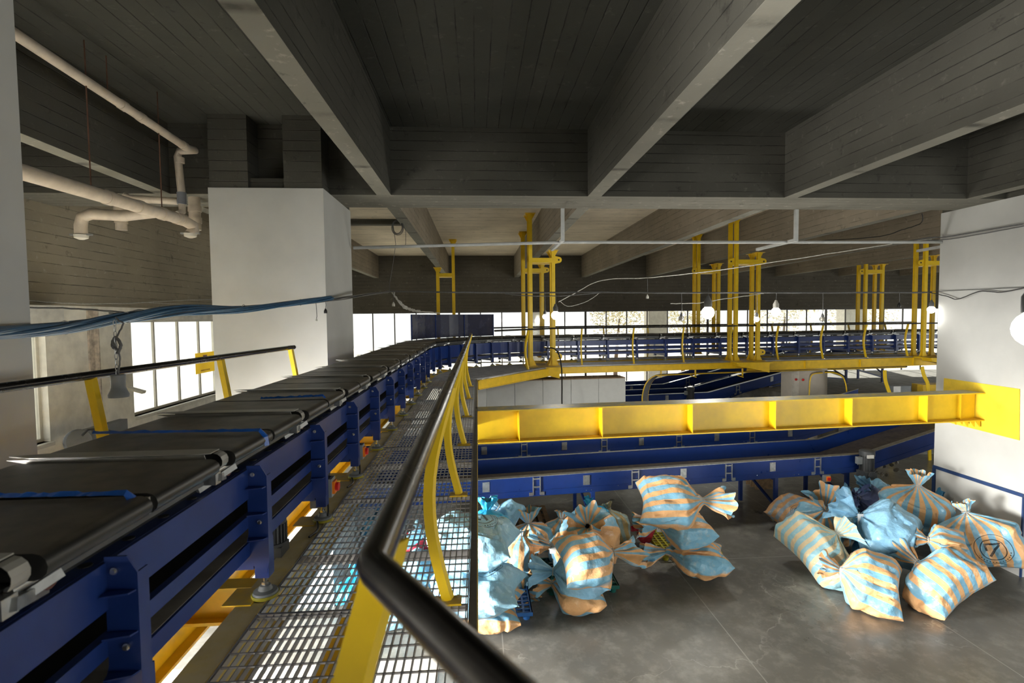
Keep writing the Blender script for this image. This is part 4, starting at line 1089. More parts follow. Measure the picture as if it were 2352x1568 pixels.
# ------------------------------------------------------------ sacks
def sm(a, b, x):
    t = min(1, max(0, (x-a)/(b-a))); return t*t*(3-2*t)
def sack(kind, B, Nk, wid, thk, label, hint='mix', ruf=.25, flare=.6, droop=.0, floor=.004, tagm=None, seed=None, group=None, tie=True, sag=.06, fold=9):
    B, Nk = [at(q[0], q[1], Y=q[2]) if q[2] > 4 else at(q[0], q[1], Z=q[2]) for q in (B, Nk)]   # third value: distance into the hall, or height when small
    seed = seed if seed is not None else int(abs(B.x*977+B.z*131+Nk.x*37)) % 9973
    rnd = random.Random(seed); off = Vector((rnd.uniform(-50, 50), rnd.uniform(-50, 50), rnd.uniform(-50, 50)))
    wid *= 1.16; thk *= 1.22
    ax = Nk-B; L = ax.length; ax.normalize(); B = B-ax*.06*L; L *= 1.06
    tocam = (CAM-(B+Nk)/2).normalized(); up = Vector((0, 0, 1))
    h = {'up': up, 'cam': tocam, 'mix': (tocam+up)}.get(hint) if isinstance(hint, str) else Vector(hint)
    n = (h-ax*h.dot(ax)).normalized(); x = ax.cross(n).normalized()
    NT, NS, NR = 84, 60, 16
    m = MB(); rows = []; uvs = []
    ph = rnd.uniform(0, 6.28); rad = .035+.01*rnd.random()
    k1, k2 = fold, fold+4
    def ring(s):     # s in 0..1
        kn = sm(.70, 1.0, s)
        w = wid/2*(1-kn)**.75*(1-.10*(1-sm(0, .25, s)))+rad*kn
        fill = math.sin(min(1, s/.42)*PI/2)**.55
        t = thk/2*fill*(1-sm(.68, 1.0, s))**.7+rad*sm(.7, 1.0, s)
        return w, max(t, .012)
    for i in range(NS+1):
        s = (i/NS); s = s**.92
        w, t = ring(s); row = []; uv = []
        c = B+ax*(L*s)-up*sag*math.sin(PI*s)*.6
        for j in range(NT):
            th = 2*PI*j/NT; cx, sy = math.cos(th), math.sin(th)
            ex = math.copysign(abs(cx)**.80, cx); ey = math.copysign(abs(sy)**.80, sy)
            # pointed base corners
            back = ax*(.09*L*(1-sm(0, .28, s))*(1-abs(ex)**1.6))
            p = c+x*(w*ex)+n*(t*ey)+back
            q = p*1.0+off
            al = q.dot(ax); qq = q-ax*al*.45
            dz = noise.noise(q*1.5)*.075+noise.noise(q*3.3)*.03+(.35-abs(noise.noise(qq*2.6)))*.075+(.35-abs(noise.noise(qq*5.6+Vector((3, 1, 7)))))*.045-max(0, .10-abs(noise.noise(qq*2.6+Vector((9, 4, 2)))))*.34
            g = sm(.55, .9, s)*(1-sm(.95, 1.0, s)*.4)
            dz += g*(.030*math.cos(k1*th+ph)+.022*math.cos(k2*th+ph*2))*(wid*1.1)*(w/(wid/2)+.18)
            dz *= (.35+.65*sm(0, .16, s))*min(1, wid/.7)
            dirv = (x*(cx/max(w, .02))+n*(sy/max(t, .02))).normalized()
            p = p+dirv*dz
            row.append(p); u = th/(2*PI)
            v = (1-ex)/2*wid if sy >= 0 else wid+(1+ex)/2*wid
            uv.append((s*L, v))
        rows.append(row); uvs.append(uv)
    rdir = (ax-up*droop).normalized(); c0 = Nk-up*0
    for i in range(1, NR+1):
        r = i/NR; row = []; uv = []
        rr = rad*(1-r)+wid*.5*flare*.72*(r**.85)
        c = c0+ax*(ruf*r*.35)+rdir*(ruf*r*.65)
        for j in range(NT):
            th = 2*PI*j/NT; cx, sy = math.cos(th), math.sin(th)
            wob = 1+.13*math.cos(k1*th+ph)+.10*math.cos((k1+5)*th+ph*3)*r+noise.noise(Vector((cx*1.3, sy*1.3, r*2))+off)*.55*r
            p = c+(x*cx+n*sy*.72)*rr*wob+ax*(noise.noise(Vector((cx*1.5, sy*1.5, 5))+off)*ruf*.45*r+.10*ruf*r*math.cos(3*th+ph))
            row.append(p); ex = math.copysign(abs(cx)**.8, cx)
            v = (1-ex)/2*wid if sy >= 0 else wid+(1+ex)/2*wid
            uv.append((L+ruf*r, v))
        rows.append(row); uvs.append(uv)
    for row in rows:
        for p in row:
            if group == 'sacks heaped on the floor by the column' and p.x > 10.02: p.x = min(10.18, 10.02+(p.x-10.02)*.2)
            if p.z < floor+.03: p.z = max(floor, floor+.03+(p.z-floor-.03)*.12) if p.z > floor-.4 else floor
    nr = len(rows)
    m.v = [tuple(p) for row in rows for p in row]; m.uv = []
    for i in range(nr-1):
        for j in range(NT):
            j2 = (j+1) % NT
            m.f.append((i*NT+j, i*NT+j2, (i+1)*NT+j2, (i+1)*NT+j))
            a, b, c_, d_ = uvs[i][j], uvs[i][j2], uvs[i+1][j2], uvs[i+1][j]
            if j2 == 0: b = (b[0], 2*wid); c_ = (c_[0], 2*wid)
            m.uv += [a, b, c_, d_]
    for j in range(NT//2):
        q4 = [j, (NT-j) % NT, (NT-j-1) % NT, j+1]; q4 = list(dict.fromkeys(q4))
        if len(q4) >= 3: m.f.append(tuple(q4)); m.uv += [uvs[0][k_] for k_ in q4]
    org = ((B+Nk)/2); org = Vector((org.x, org.y, min(v[2] for v in m.v)))
    o = m.build('mail_sack', SK[kind] if isinstance(kind, str) else kind, smooth=True, origin=org)
    for p in o.data.polygons: p.use_smooth = True
    tag(o, label, 'sack', group or 'mail sacks')
    if tie:
        tm = MB(); pts = [Nk+(x*math.cos(2*PI*k/14)+n*math.sin(2*PI*k/14))*(rad+.022) for k in range(15)]
        tm.tube(pts, .008, 6); tm.build('neck_tie', CABW, o, True)
    if tagm:
        c = Nk+n*.07+tocam*.05-ax*.02; dn = Vector((0, 0, -1)); r_ = CR
        MB().prism([c-r_*.06, c+r_*.06, c+r_*.07+dn*.20, c-r_*.05+dn*.20], -tocam*.004).build('paper_tag', PAPER, o)
    return o
g1, g2, g3, g4 = 'sacks on the blue pallet', 'sacks on the green pallet', 'sacks on the yellow pallet', 'sacks heaped on the floor by the column'
# pile beside the walkway
sack('stripe', (1190, 1392, .33), (1000, 1380, .36), .92, .36, 'flat striped sack at the very bottom beneath two pale blue printed sacks', 'up', group=g1, ruf=.2)
sack('blue_logo', (1190, 1352, .78), (985, 1330, .82), .92, .50, 'pale blue printed sack directly under another pale blue printed sack beside the walkway', 'up', group=g1, ruf=.2)
sack('blue_logo', (1176, 1248, 1.36), (975, 1226, 1.40), .96, .56, 'pale blue printed sack on top of its stack beside the walkway edge', 'up', group=g1, ruf=.2, seed=11)
sack('cyan', (1118, 1215, 9.25), (1118, 1172, 9.3), .62, .45, 'bright cyan crumpled sack behind the pale blue printed ones', 'cam', ruf=.22, flare=.7, group=g1)
sack('blue', (1190, 1195, 9.7), (1143, 1165, 9.7), .50, .36, 'pale blue sack tucked behind the bright cyan one', 'cam', ruf=.2, group=g1)
sack('blue_logo', (835, 1405, 8.5), (1010, 1362, 8.7), 1.0, .6, 'pale blue printed sack seen through the grating, nearest the camera', 'up', group=g1)
sack('pale_blue', (870, 1345, 9.1), (1010, 1290, 9.2), .95, .5, 'pale blue sack seen through the grating behind the printed one', 'up', group=g1)
sack('cyan', (812, 1385, 8.7), (815, 1320, 8.8), .5, .4, 'bright cyan sack seen through the grating left of the handrail corner', 'cam', group=g1, ruf=.2)
sack('deep', (866, 1230, 10.6), (868, 1175, 10.8), .55, .45, 'deep blue sack shape in place of an unclear blue figure far down seen through the grating left of the handrail', 'cam', group=g1, ruf=.2)  # sack form stands in for an unidentified blue figure
REDS = sack_mat('red_sack', (.55, .03, .06))
sack(REDS, (965, 1270, 9.6), (952, 1235, 9.7), .4, .3, 'small red bundle seen through the grating between the rail posts', 'cam', group=g1, ruf=.12)
sack('stripe', (1222, 1262, 9.75), (1214, 1200, 9.7), .74, .52, 'orange and blue striped sack upright in front of the wooden pallet', 'cam', ruf=.30, flare=.75, group=g1, seed=5)
sack('stripe', (1192, 1320, 9.25), (1198, 1232, 9.5), .55, .42, 'shaded striped sack squeezed right of the pale blue printed stack', 'cam', ruf=.1, flare=.3, group=g1)
sack('stripe', (1178, 1338, 9.2), (1203, 1362, 8.95), .55, .40, 'striped sack low between two pallets with its tied end towards the open floor', 'cam', ruf=.30, flare=.8, group=g1)
# green pallet
sack('stripe', (1386, 1352, .34), (1268, 1340, .36), .95, .36, 'striped sack at the bottom on the green pallet', 'up', group=g2, ruf=.25, seed=21)
sack('blue', (1392, 1322, .66), (1270, 1312, .68), .86, .34, 'grey blue sack with a flared left end, second from bottom on the green pallet', 'up', ruf=.40, flare=.85, group=g2)
sack('stripe', (1290, 1292, .98), (1409, 1268, 1.06), .84, .58, 'big striped sack with its tied end at right on the green pallet', 'mix', ruf=.44, flare=.72, droop=.4, group=g2, seed=33)
sack('stripe', (1340, 1272, 9.75), (1262, 1252, 9.3), .62, .45, 'striped sack with a small fan shaped end at left of the green pallet stack', 'mix', ruf=.36, flare=.7, tagm=1, group=g2)
sack('stripe', (1288, 1262, 9.95), (1290, 1190, 10.0), .56, .45, 'striped sack standing at the left back of the green pallet stack', 'cam', ruf=.14, flare=.5, group=g2)
sack('stripe', (1358, 1262, 9.95), (1349, 1208, 9.2), .92, .86, 'striped sack on top of the green pallet, its wide ruffle facing the camera', 'up', ruf=.34, flare=.95, group=g2, seed=9, fold=7)
sack('cyan', (1362, 1215, 10.5), (1354, 1160, 10.5), .60, .45, 'bright cyan sack with a short knot behind the ruffled striped sack', 'cam', ruf=.16, flare=.35, group=g2)
sack('olive', (1420, 1252, 10.6), (1396, 1168, 10.8), .56, .42, 'dull olive striped sack standing behind the green pallet stack', 'cam', ruf=.12, flare=.5, group=g2, tagm=1)
# yellow pallet
sack('stripe', (1664, 1276, .44), (1531, 1266, .46), .90, .42, 'striped sack at the bottom on the yellow pallet, tied end at left', 'up', ruf=.46, flare=.75, droop=.5, group=g3, seed=41)
sack('stripe', (1624, 1208, .96), (1512, 1206, .98), .86, .46, 'striped sack in the middle of the stack on the yellow pallet', 'up', ruf=.42, flare=.75, group=g3, seed=42, tagm=1)
sack('stripe', (1472, 1152, 1.50), (1614, 1150, 1.58), .84, .54, 'striped sack on top of the stack on the yellow pallet, flared end at right', 'mix', ruf=.46, flare=.8, droop=.15, group=g3, seed=43)
sack(REDS, (1496, 1232, 10.7), (1466, 1215, 10.7), .34, .3, 'small red bundle at the left of the yellow pallet stack', 'cam', ruf=.14, group=g3)
# heap on the floor by the column
sack('dark', (1798, 1206, .25), (1876, 1166, .5), .95, .55, 'dark striped sack with a printed ring, at the left end of the heap', 'mix', ruf=.15, group=g4, seed=50)
sack('stripe', (1888, 1225, .25), (1896, 1168, .95), .86, .66, 'striped sack with a tall flared top at the back left of the heap', 'cam', ruf=.42, flare=.95, group=g4, seed=51)
sack('deep', (1938, 1215, 10.8), (1925, 1175, 10.8), .6, .4, 'deep blue sack in shade behind the flared striped one', 'cam', ruf=.1, group=g4)
sack('blue', (1996, 1168, 11.2), (1950, 1135, 11.2), .55, .4, 'blue sack at the back left below the motor, its end curled up', 'cam', ruf=.22, flare=.6, group=g4)
sack('blue', (2050, 1150, 11.2), (2004, 1126, 11.1), .7, .45, 'blue sack with a fan shaped knot at the back of the heap below the motor', 'mix', ruf=.34, flare=.75, group=g4)
sack('navy', (2055, 1172, 10.9), (1972, 1146, 10.9), .75, .45, 'navy grey sack between the big blue one and the back row', 'mix', ruf=.12, group=g4)
sack('stripe', (2093, 1225, .35), (2108, 1113, 1.42), 1.08, .78, 'upright striped sack with broad stripes at the back of the heap, nearest the motor', 'cam', ruf=.26, flare=.45, group=g4, seed=55)
sack('deep', (2158, 1225, 10.4), (2152, 1176, 10.4), .52, .40, 'deep blue sack with a big puffed top beside the column', 'cam', ruf=.45, flare=1.0, group=g4)
sack('deep', (2048, 1300, 9.7), (1980, 1222, 10.0), .85, .5, 'dark blue sack under the big plain blue one', 'mix', ruf=.1, group=g4)
sack('pale', (1836, 1288, .25), (1923, 1226, .80), 1.25, .68, 'pale yellow and blue striped sack spread at the left front of the heap', 'mix', ruf=.27, flare=.6, group=g4, seed=57)
sack('blue', (2102, 1256, .66), (1970, 1182, 1.12), 1.0, .66, 'big plain blue sack lying across the middle of the heap', 'mix', ruf=.42, flare=.85, group=g4, seed=58, tagm=1)
sack('stripe_logo', (2276, 1306, .25), (2218, 1174, 1.22), 1.06, .62, 'striped sack with a printed ring leaning against the white column', 'cam', ruf=.20, flare=.35, group=g4, seed=59)
sack('stripe', (2222, 1258, .85), (2130, 1240, .9), .66, .42, 'small striped sack with a pointed corner lying on the heap beside the column', 'mix', ruf=.2, group=g4, seed=60)
sack('stripe', (2222, 1372, .36), (2106, 1290, .62), 1.10, .74, 'plump striped sack at the right front of the heap', 'mix', ruf=.34, flare=.6, group=g4, seed=61)
sack('stripe', (2066, 1362, .32), (1930, 1308, .55), .92, .64, 'striped sack with a white paper tag at the very front of the heap', 'mix', ruf=.30, flare=.55, group=g4, seed=62, tagm=1)

# ------------------------------------------------------------ cables, wires and lamps
def wiggle(pts, amp, seed, k=7):
    rnd = random.Random(seed); p = smooth_pts(pts, k); out = []
    for i, q in enumerate(p):
        out.append(q+Vector((rnd.uniform(-1, 1), rnd.uniform(-1, 1), rnd.uniform(-1, 1)))*(amp if 0 < i < len(p)-1 else 0))
    return out
def strands(spine, n, spread, r, seed, tw=1.3):
    rnd = random.Random(seed); m = MB(); sp = smooth_pts(spine, 6); nn = len(sp)
    for k in range(n):
        a0 = 2*PI*k/n+rnd.uniform(-.4, .4); R0 = spread*(.35+.65*rnd.random()); pts = []
        for i, q in enumerate(sp):
            t = i/(nn-1); a = a0+tw*2*PI*t; d = (sp[min(i+1, nn-1)]-sp[max(i-1, 0)]).normalized(); s_ = d.cross(Vector((0, 0, 1))).normalized(); u_ = s_.cross(d)
            w = R0*(1+.25*math.sin(9*t+k))*(min(1, .42+2.0*t) if n > 10 else 1)
            pts.append(q+s_*math.cos(a)*w+u_*math.sin(a)*w*.8)
        m.tube(pts, r, 6)
    return m
CBL = [(-80, 764, 2.95), (0, 764, 3.25), (150, 752, 4.0), (290, 729, 4.9), (420, 712, 5.8), (560, 708, 6.9), (690, 694, 8.0), (760, 685, 8.75), (818, 678, 9.9), (893, 669, 12.0)]
sp = [at(x, y, Y=Y) for x, y, Y in CBL]
cb = thing('cable_bundle', 'thick bundle of blue cables sagging past the left windows to the white column', 'cable', sp[1])
strands(sp[:8], 16, .056, .013, 3).build('blue_cables', CABB, cb, True)
strands([p+Vector((0, 0, -.012)) for p in sp], 5, .035, .008, 8, 2.2).build('grey_cables', CABG, cb, True)
m = MB()
for k in (2, 3, 5, 6):
    q = sp[k]; m.tube([q+Vector((0, .055*math.cos(a), .05*math.sin(a))) for a in [2*PI*j/12 for j in range(13)]], .005, 5)
m.build('cable_ties', CABW, cb, True)
# black loops above the bundle
m = MB(); m.tube(wiggle([at(60, 706, Y=7.6), at(180, 709, Y=7.6), at(280, 717, Y=7.6), at(350, 726, Y=7.4), at(400, 722, Y=7.2)], .004, 1), .012, 6)
m.tube(wiggle([at(250, 719, Y=7.6), at(285, 719, Y=7.6), at(320, 712, Y=7.5), at(352, 717, Y=7.4), at(330, 724, Y=7.5), at(285, 720, Y=7.6)], .004, 2), .011, 6)
tag(m.build('wire', BLACK, smooth=True, origin=at(180, 709, Y=7.6)), 'slack black wire with a loop above the blue cable bundle', 'wire')
m = MB(); m.tube(wiggle([at(62, 690, X=-7.95), at(180, 697, X=-7.95), at(300, 696, X=-7.95), at(400, 690, X=-7.95), at(505, 687, X=-7.95)], .006, 5), .010, 5)
m.tube(wiggle([at(325, 694, X=-7.95), at(420, 699, X=-7.95), at(505, 705, X=-7.95)], .006, 6), .008, 5)
tag(m.build('wire', CABW, smooth=True, origin=at(300, 696, X=-7.95)), 'thin pale wires along the foot of the left concrete wall', 'wire')
# bundle continuing over the floor space to the right column
K = at(895, 669, Y=12.0)
R2 = [K, at(985, 670, Y=12.0), at(1130, 672, Y=12.0), at(1320, 671, Y=11.8), at(1480, 672, Y=11.6), at(1750, 672, Y=11.3), at(2000, 672, Y=11.0), at(2140, 671, Y=10.75)]
cb = thing('cable_bundle', 'thin grey cable run crossing the hall in front of the yellow hangers', 'cable', K)
strands(R2, 4, .018, .009, 12, 5).build('cables', CABG, cb, True)
m = MB(); m.tube(wiggle([at(1160, 674, Y=12.0), at(1210, 679, Y=11.9), at(1290, 679, Y=11.8), at(1380, 672, Y=11.75)], .004, 4), .010, 6)
m.build('loose_cable', CABG, cb, True)
m = MB(); 
for k in range(5): m.tube(wiggle([K+Vector((.02*k, 0, 0)), at(922, 695+k*2, Y=12.6), at(940, 707+k, Y=13.4), at(955, 712+k, Y=14.5), at(985, 717, Y=15.6), at(1010, 719, Y=16.2)], .02, 20+k), .011, 6)
tag(m.build('cable_bundle', CABW, smooth=True, origin=K), 'twisted pale cable bundle dropping to the dark blue curved guard', 'cable')
# suspension wire with coil
m = MB(); m.tube([Vector((K.x+.12, K.y-.1, ZB)), at(909, 560, Y=12), at(902, 610, Y=12), at(895, 650, Y=12), K], .006, 6)
c = at(913, 522, Y=12.0)
for k in range(4): m.tube([c+Vector((.10*(1+.12*k)*math.cos(a), .03*math.sin(2*a+k), .14*(1+.1*k)*math.sin(a))) for a in [2*PI*j/16 for j in range(17)]], .006, 5)
m.tube([at(922, 505, Y=12), at(932, 530, Y=12), at(932, 560, Y=12), at(925, 570, Y=12)], .006, 5)
tag(m.build('suspension_wire', CABG, smooth=True, origin=K), 'thin suspension wire with a coil hanging from the left ceiling beam', 'wire')
# upper wires to the right column
m = MB()
m.tube(wiggle([at(1283, 693, Y=13.5), at(1330, 668, Y=13.2), at(1385, 643, Y=13.0), at(1500, 637, Y=12.6), at(1660, 619, Y=12.0), at(1900, 583, Y=11.4), at(2050, 560, Y=11.0), at(2140, 549, Y=10.72)], .005, 31), .010, 6)
m.tube(wiggle([at(1285, 690, Y=13.5), at(1305, 703, Y=13.4), at(1345, 693, Y=13.3), at(1378, 672, Y=13.2)], .004, 32), .007, 5)
tag(m.build('wire', CABW, smooth=True, origin=at(1660, 619, Y=12.0)), 'slack pale wire rising across the yellow hangers to the right column', 'wire')
m = MB(); m.tube(wiggle([at(2050, 560, Y=10.95), at(2132, 546, Y=10.72), at(2172, 544, X=10.12), at(2240, 533, X=10.13), at(2351, 514, X=10.13)], .003, 33), .012, 6)
m.tube(wiggle([at(2100, 555, Y=10.9), at(2132, 552, Y=10.72), at(2172, 550, X=10.12), at(2250, 538, X=10.12), at(2351, 519, X=10.12)], .003, 34), .010, 6)
tag(m.build('wire', CABG, smooth=True, origin=at(2240, 533, X=10.13)), 'pair of dark wires across the upper part of the right white column', 'wire')
m = MB(); m.tube(wiggle([at(2132, 671, Y=10.74), at(2175, 680, X=10.12), at(2200, 687, X=10.12), at(2250, 669, X=10.12), at(2300, 671, X=10.12), at(2351, 661, X=10.12)], .003, 35), .010, 6)
m.tube(wiggle([at(2132, 669, Y=10.74), at(2172, 668, X=10.12), at(2351, 660, X=10.13)], .002, 36), .006, 5)
tag(m.build('wire', BLACK, smooth=True, origin=at(2200, 687, X=10.12)), 'slack dark wire across the middle of the right white column', 'wire')
m = MB(); m.tube(wiggle([at(1255, 800, Y=16.4), at(1272, 800, Y=16.2), at(1284, 815, Y=16.1), at(1290, 850, Y=15.9), at(1291, 930, Y=15.2), at(1291, 1000, Y=15.1)], .004, 37), .022, 7)
tag(m.build('wire', BLACK, smooth=True, origin=at(1291, 930, Y=15.2)), 'black cable hanging in front of the grey cabinets', 'cable')
m = MB(); m.tube(wiggle([at(1760, 560, Y=12), at(2000, 545, Y=11.0), at(2070, 528, Y=10.6), at(2115, 512, Y=10.4), at(2118, 490, Y=10.36)], .004, 38), .010, 5)
tag(m.build('wire', BLACK, smooth=True, origin=at(2070, 528, Y=10.6)), 'dark flexible conduit dropping from the cross beam near the right column', 'wire')
# string of wire under the hangers with lamp holders
m = MB(); m.tube(wiggle([at(1540, 697, Y=14.5), at(1600, 696, Y=14.3), at(1660, 687, Y=14.2), at(1725, 678, Y=14.0), at(1760, 672, Y=12.0)], .008, 39), .012, 6)
tag(m.build('wire', CABW, smooth=True, origin=at(1660, 687, Y=14.2)), 'bunched pale wire sloping behind the middle hanger above the brightest bulb', 'wire')
def lamp(px, py, Y, top, label, lit=False, R=.045, sock=CABG, cage=False, bulb=True, power=0, group='hanging bulbs and lamp holders'):
    c = at(px, py, Y=Y); t = thing('hanging_bulb' if bulb else 'lamp_holder', label, 'lamp', c, group=group)
    MB().tube([c+Vector((0, 0, R*2.6)), c+Vector((.01, 0, R*4)), Vector((c.x, c.y, at(px, top, Y=Y).z if top > -20 else (ZB if abs(c.x-2.165) < .12 else ZC)))], .006, 6).build('flex', CABG, t, True)
    MB().lathe(c+Vector((0, 0, R*.9)), [(R*.62, 0), (R*.62, R*.9), (R*.4, R*1.3), (R*.2, R*1.8)], 14).build('socket', sock, t, True)
    if bulb:
        prof = [(R*.02, -R)]+[(R*math.cos(a), R*math.sin(a)) for a in [(-80+i*20)*PI/180 for i in range(8)]]+[(R*.5, R)]
        MB().lathe(c, prof, 18).build('bulb', GLOW if lit else BULBG, t, True)
    if cage:
        m = MB()
        for k in range(6):
            a = 2*PI*k/6; m.tube([c+Vector((R*1.25*math.cos(a)*math.cos(b), R*1.25*math.sin(a)*math.cos(b), R*1.35*math.sin(b))) for b in [(-90+20*i)*PI/180 for i in range(9)]], .004, 4)
        m.build('cage', BLACK, t, True)
    if power:
        l = bpy.data.lights.new('bulb_light', 'POINT'); l.energy = power; l.color = (1, .97, .90); l.shadow_soft_size = R*1.4
        lo = bpy.data.objects.new('bulb_light', l); COL.objects.link(lo); lo.location = c-Vector((0, .0, R*2.6))
    return t
lamp(1626, 718, 11.45, 673, 'dazzling lit bulb hanging between the middle yellow hangers', True, .145, power=160)
lamp(1252, 727, 11.86, 672, 'small lit bulb hanging between the posts of the tall hanger by the bend', True, .06)
lamp(1276, 724, 11.84, 672, 'lit bulb hanging just right of the tall hanger by the bend', True, .10, power=60)
lamp(1782, 716, 11.25, 672, 'lit bulb in a pale cone socket right of the middle hanger', True, .10, CABW, power=60)
lamp(1738, 733, 11.32, 672, 'small lit bulb seen between the posts of the middle hanger', True, .06)
lamp(2139, 711, 10.76, 671, 'lit bulb at the edge of the right white column beside a hanger post', True, .08, power=8)
lamp(1565, 731, 11.5, 673, 'unlit caged bulb hanging before the windows left of the dazzling one', False, .05, cage=True)
lamp(1889, 733, 11.15, 672, 'unlit caged bulb hanging before the windows in the right half', False, .05, cage=True)
lamp(1487, 690, 12.62, 638, 'pale empty lamp holder hanging from the upper wire', bulb=False, R=.055, sock=CABW)
lamp(904, 708, 12.0, 669, 'pale empty lamp holder hanging near the cable junction', bulb=False, R=.055, sock=CABW)
lamp(2065, 711, 10.92, 672, 'dark lamp holder hanging left of the right column', bulb=False, R=.06, sock=BLACK)
lamp(748, 725, 8.7, 690, 'small black lamp holder hanging in front of the left white column', bulb=False, R=.045, sock=BLACK)
lamp(727, 740, 8.7, 696, 'tiny pale plug hanging in front of the left white column', bulb=False, R=.025, sock=CABW)
lamp(2378, 755, 2.3, -30, 'big lit bulb close to the camera at the right edge', True, .088, DKGREY, power=25)
# flared grey socket on a chain
c = at(272, 888, Y=3.85); t = thing('pendant_socket', 'grey flared pendant socket hanging on a chain before the left windows', 'lamp', c)
r = .052
MB().lathe(c, [(r*1.22, -.075), (r*1.25, -.055), (r*.95, -.02), (r*.86, .0), (r*.86, .045), (r*.90, .05), (r*.90, .085), (r*.75, .09)], 20).build('shell', GREYP, t, True)
MB().lathe(c, [(r*1.1, -.076), (r*.3, -.07)], 16).build('mouth', BLACK, t)
m = MB(); z = .10; k = 0; top = at(268, 738, Y=3.85).z-c.z
while z < top:
    q = c+Vector((-.006, 0, z)); ax_ = Vector((1, 0, 0)) if k % 2 else Vector((0, 1, 0))
    m.tube([q+ax_*.010*math.cos(a)+Vector((0, 0, .024*math.sin(a))) for a in [2*PI*j/10 for j in range(11)]], .003, 5); z += .04; k += 1
m.build('chain', STEEL, t)
m = MB().tube(wiggle([c+Vector((.0, 0, .09)), c+Vector((.02, 0, .22)), c+Vector((-.01, 0, .32)), c+Vector((.05, 0, .45)), c+Vector((.03, 0, top)), c+Vector((0, 0, top+.03))], .002, 3), .006, 6)
m.tube(wiggle([c+Vector((.0, 0, .27)), c+Vector((-.03, 0, .30)), c+Vector((-.005, 0, .36)), c+Vector((.03, 0, .3)), c+Vector((.0, 0, .24))], .002, 4), .011, 6)
m.build('flex', CABG, t, True)

# ------------------------------------------------------------ drain pipes and conduit under the ceiling
def pipe(pts, r, joints=(), mat=PVC, n=16): 
    m = MB().tube(pts, r, n)
    return m
XP = -4.7
a0 = at(-20, 42, X=XP); a1 = at(430, 340, X=XP)
el = at(452, 345, X=XP); e2 = at(412, 352, Y=el.y)
dp = thing('drain_pipe', 'thin cream drain pipe under the ceiling, the upper of the two long ones', 'pipe', a1)
MB().tube([a0, a1, (a1+el)/2+Vector((0, .04, 0)), Vector((el.x-.02, el.y, el.z-.0)), Vector((e2.x, e2.y, el.z-.02)), Vector((e2.x-.03, e2.y, e2.z-.06)), at(418, 452, Y=e2.y)], .06, 16).build('tube', PVC, dp, True)
for u_ in (.55, .66, .97):
    q = a0+(a1-a0)*u_; MB().cyl(q-(a1-a0).normalized()*.05, q+(a1-a0).normalized()*.05, .068, 16).build('socket_joint', PVC, dp, True)
q = at(413, 362, Y=e2.y); MB().cyl(q, q-Vector((0, 0, .09)), .07, 16).build('socket_joint', PVC, dp, True)
q = at(417, 442, Y=e2.y); MB().cyl(q, q-Vector((0, 0, .2)), .072, 16).build('collar', PVCG, dp, True)
q2 = q-Vector((0, 0, .2)); b1 = at(-40, 368, X=XP); b2 = at(420, 505, X=XP); b3 = at(434, 510, X=XP)
MB().tube([q2, q2-Vector((0, 0, .12)), at(408, 492, Y=q2.y-.1)], .055, 14).build('branch', PVC, dp, True)
dp = thing('drain_pipe', 'thick cream drain pipe under the ceiling, the lower of the two long ones', 'pipe', b2)
MB().tube([b1, b2, b3+Vector((.04, .03, -.05)), b3+Vector((.05, .04, -.12)), at(437, 538, Y=b3.y)], .085, 18).build('tube', PVC, dp, True)
db = (b2-b1).normalized()
for u_ in (.50, .68, .84, .95, .99):
    q = b1+(b2-b1)*u_; MB().cyl(q-db*.05, q+db*.05, .095, 18).build('socket_joint', PVC, dp, True)
q = at(437, 536, Y=b3.y); MB().lathe(q, [(.03, -.075), (.09, -.05), (.095, 0)], 16).build('end_cap', FRAMEW, dp, True)
MB().box(q.x-.15, q.x+.15, q.y-.02, q.y+.02, q.z-.01, q.z+.015).build('cap_strap', STEEL, dp)
# second trap joining the thick pipe
c = at(360, 487, X=XP); d_ = Vector((c.x-1.0, c.y-.1, c.z-.02)); 
m = MB().tube([c, c+Vector((-.45, -.02, -.06)), d_+Vector((.15, 0, -.03)), d_+Vector((.03, 0, -.08)), d_+Vector((0, 0, -.2)), d_+Vector((0, 0, -.32))], .08, 16)
m.build('branch', PVC, dp, True)
MB().lathe(d_+Vector((0, 0, -.33)), [(.03, -.07), (.085, -.045), (.09, 0)], 16).build('end_cap', FRAMEW, dp, True)
MB().box(d_.x-.15, d_.x+.15, d_.y-.02, d_.y+.02, d_.z-.34, d_.z-.315).build('cap_strap', STEEL, dp)
def stack_pipe(px, yb, X, label, top=ZC):
    q = at(px, yb, X=X); t = thing('drain_pipe', label, 'pipe', q)
    MB().cyl((q.x, q.y, q.z), (q.x, q.y, top), .095, 18).build('tube', PVC, t, True)
    for z in (.12, .32, .95): MB().cyl((q.x, q.y, q.z+z), (q.x, q.y, q.z+z+.10), .108, 18).build('socket_joint', PVC, t, True)
stack_pipe(449, 528, -5.02, 'upright cream soil pipe beside the concrete head of the white column')
stack_pipe(279, 528, -6.6, 'upright cream soil pipe behind the left ceiling beam')
q0 = at(300, 456, X=-5.75); q1 = at(408, 462, X=-5.1)
m = MB().tube([q0+Vector((-.1, 0, .05)), q0, q1], .06, 14)
tag(m.build('drain_pipe', PVC, smooth=True, origin=q0), 'short cream cross pipe behind the grey collar', 'pipe')
for i, (px, yt, yb, X) in enumerate(((210, 130, 452, XP), (372, 290, 480, XP), (247, 130, 205, XP))):
    q = at(px, yb, X=X); m = MB().tube([q, Vector((q.x, q.y, ZC))], .008, 6)
    tag(m.build('pipe_rod', RUST, origin=q), ('long thin rusty rod holding the thick drain pipe, nearest the camera', 'long thin rusty rod holding the thick drain pipe near its bend', 'short rusty rod above the thin drain pipe')[i], 'rod', 'rusty pipe hanger rods')
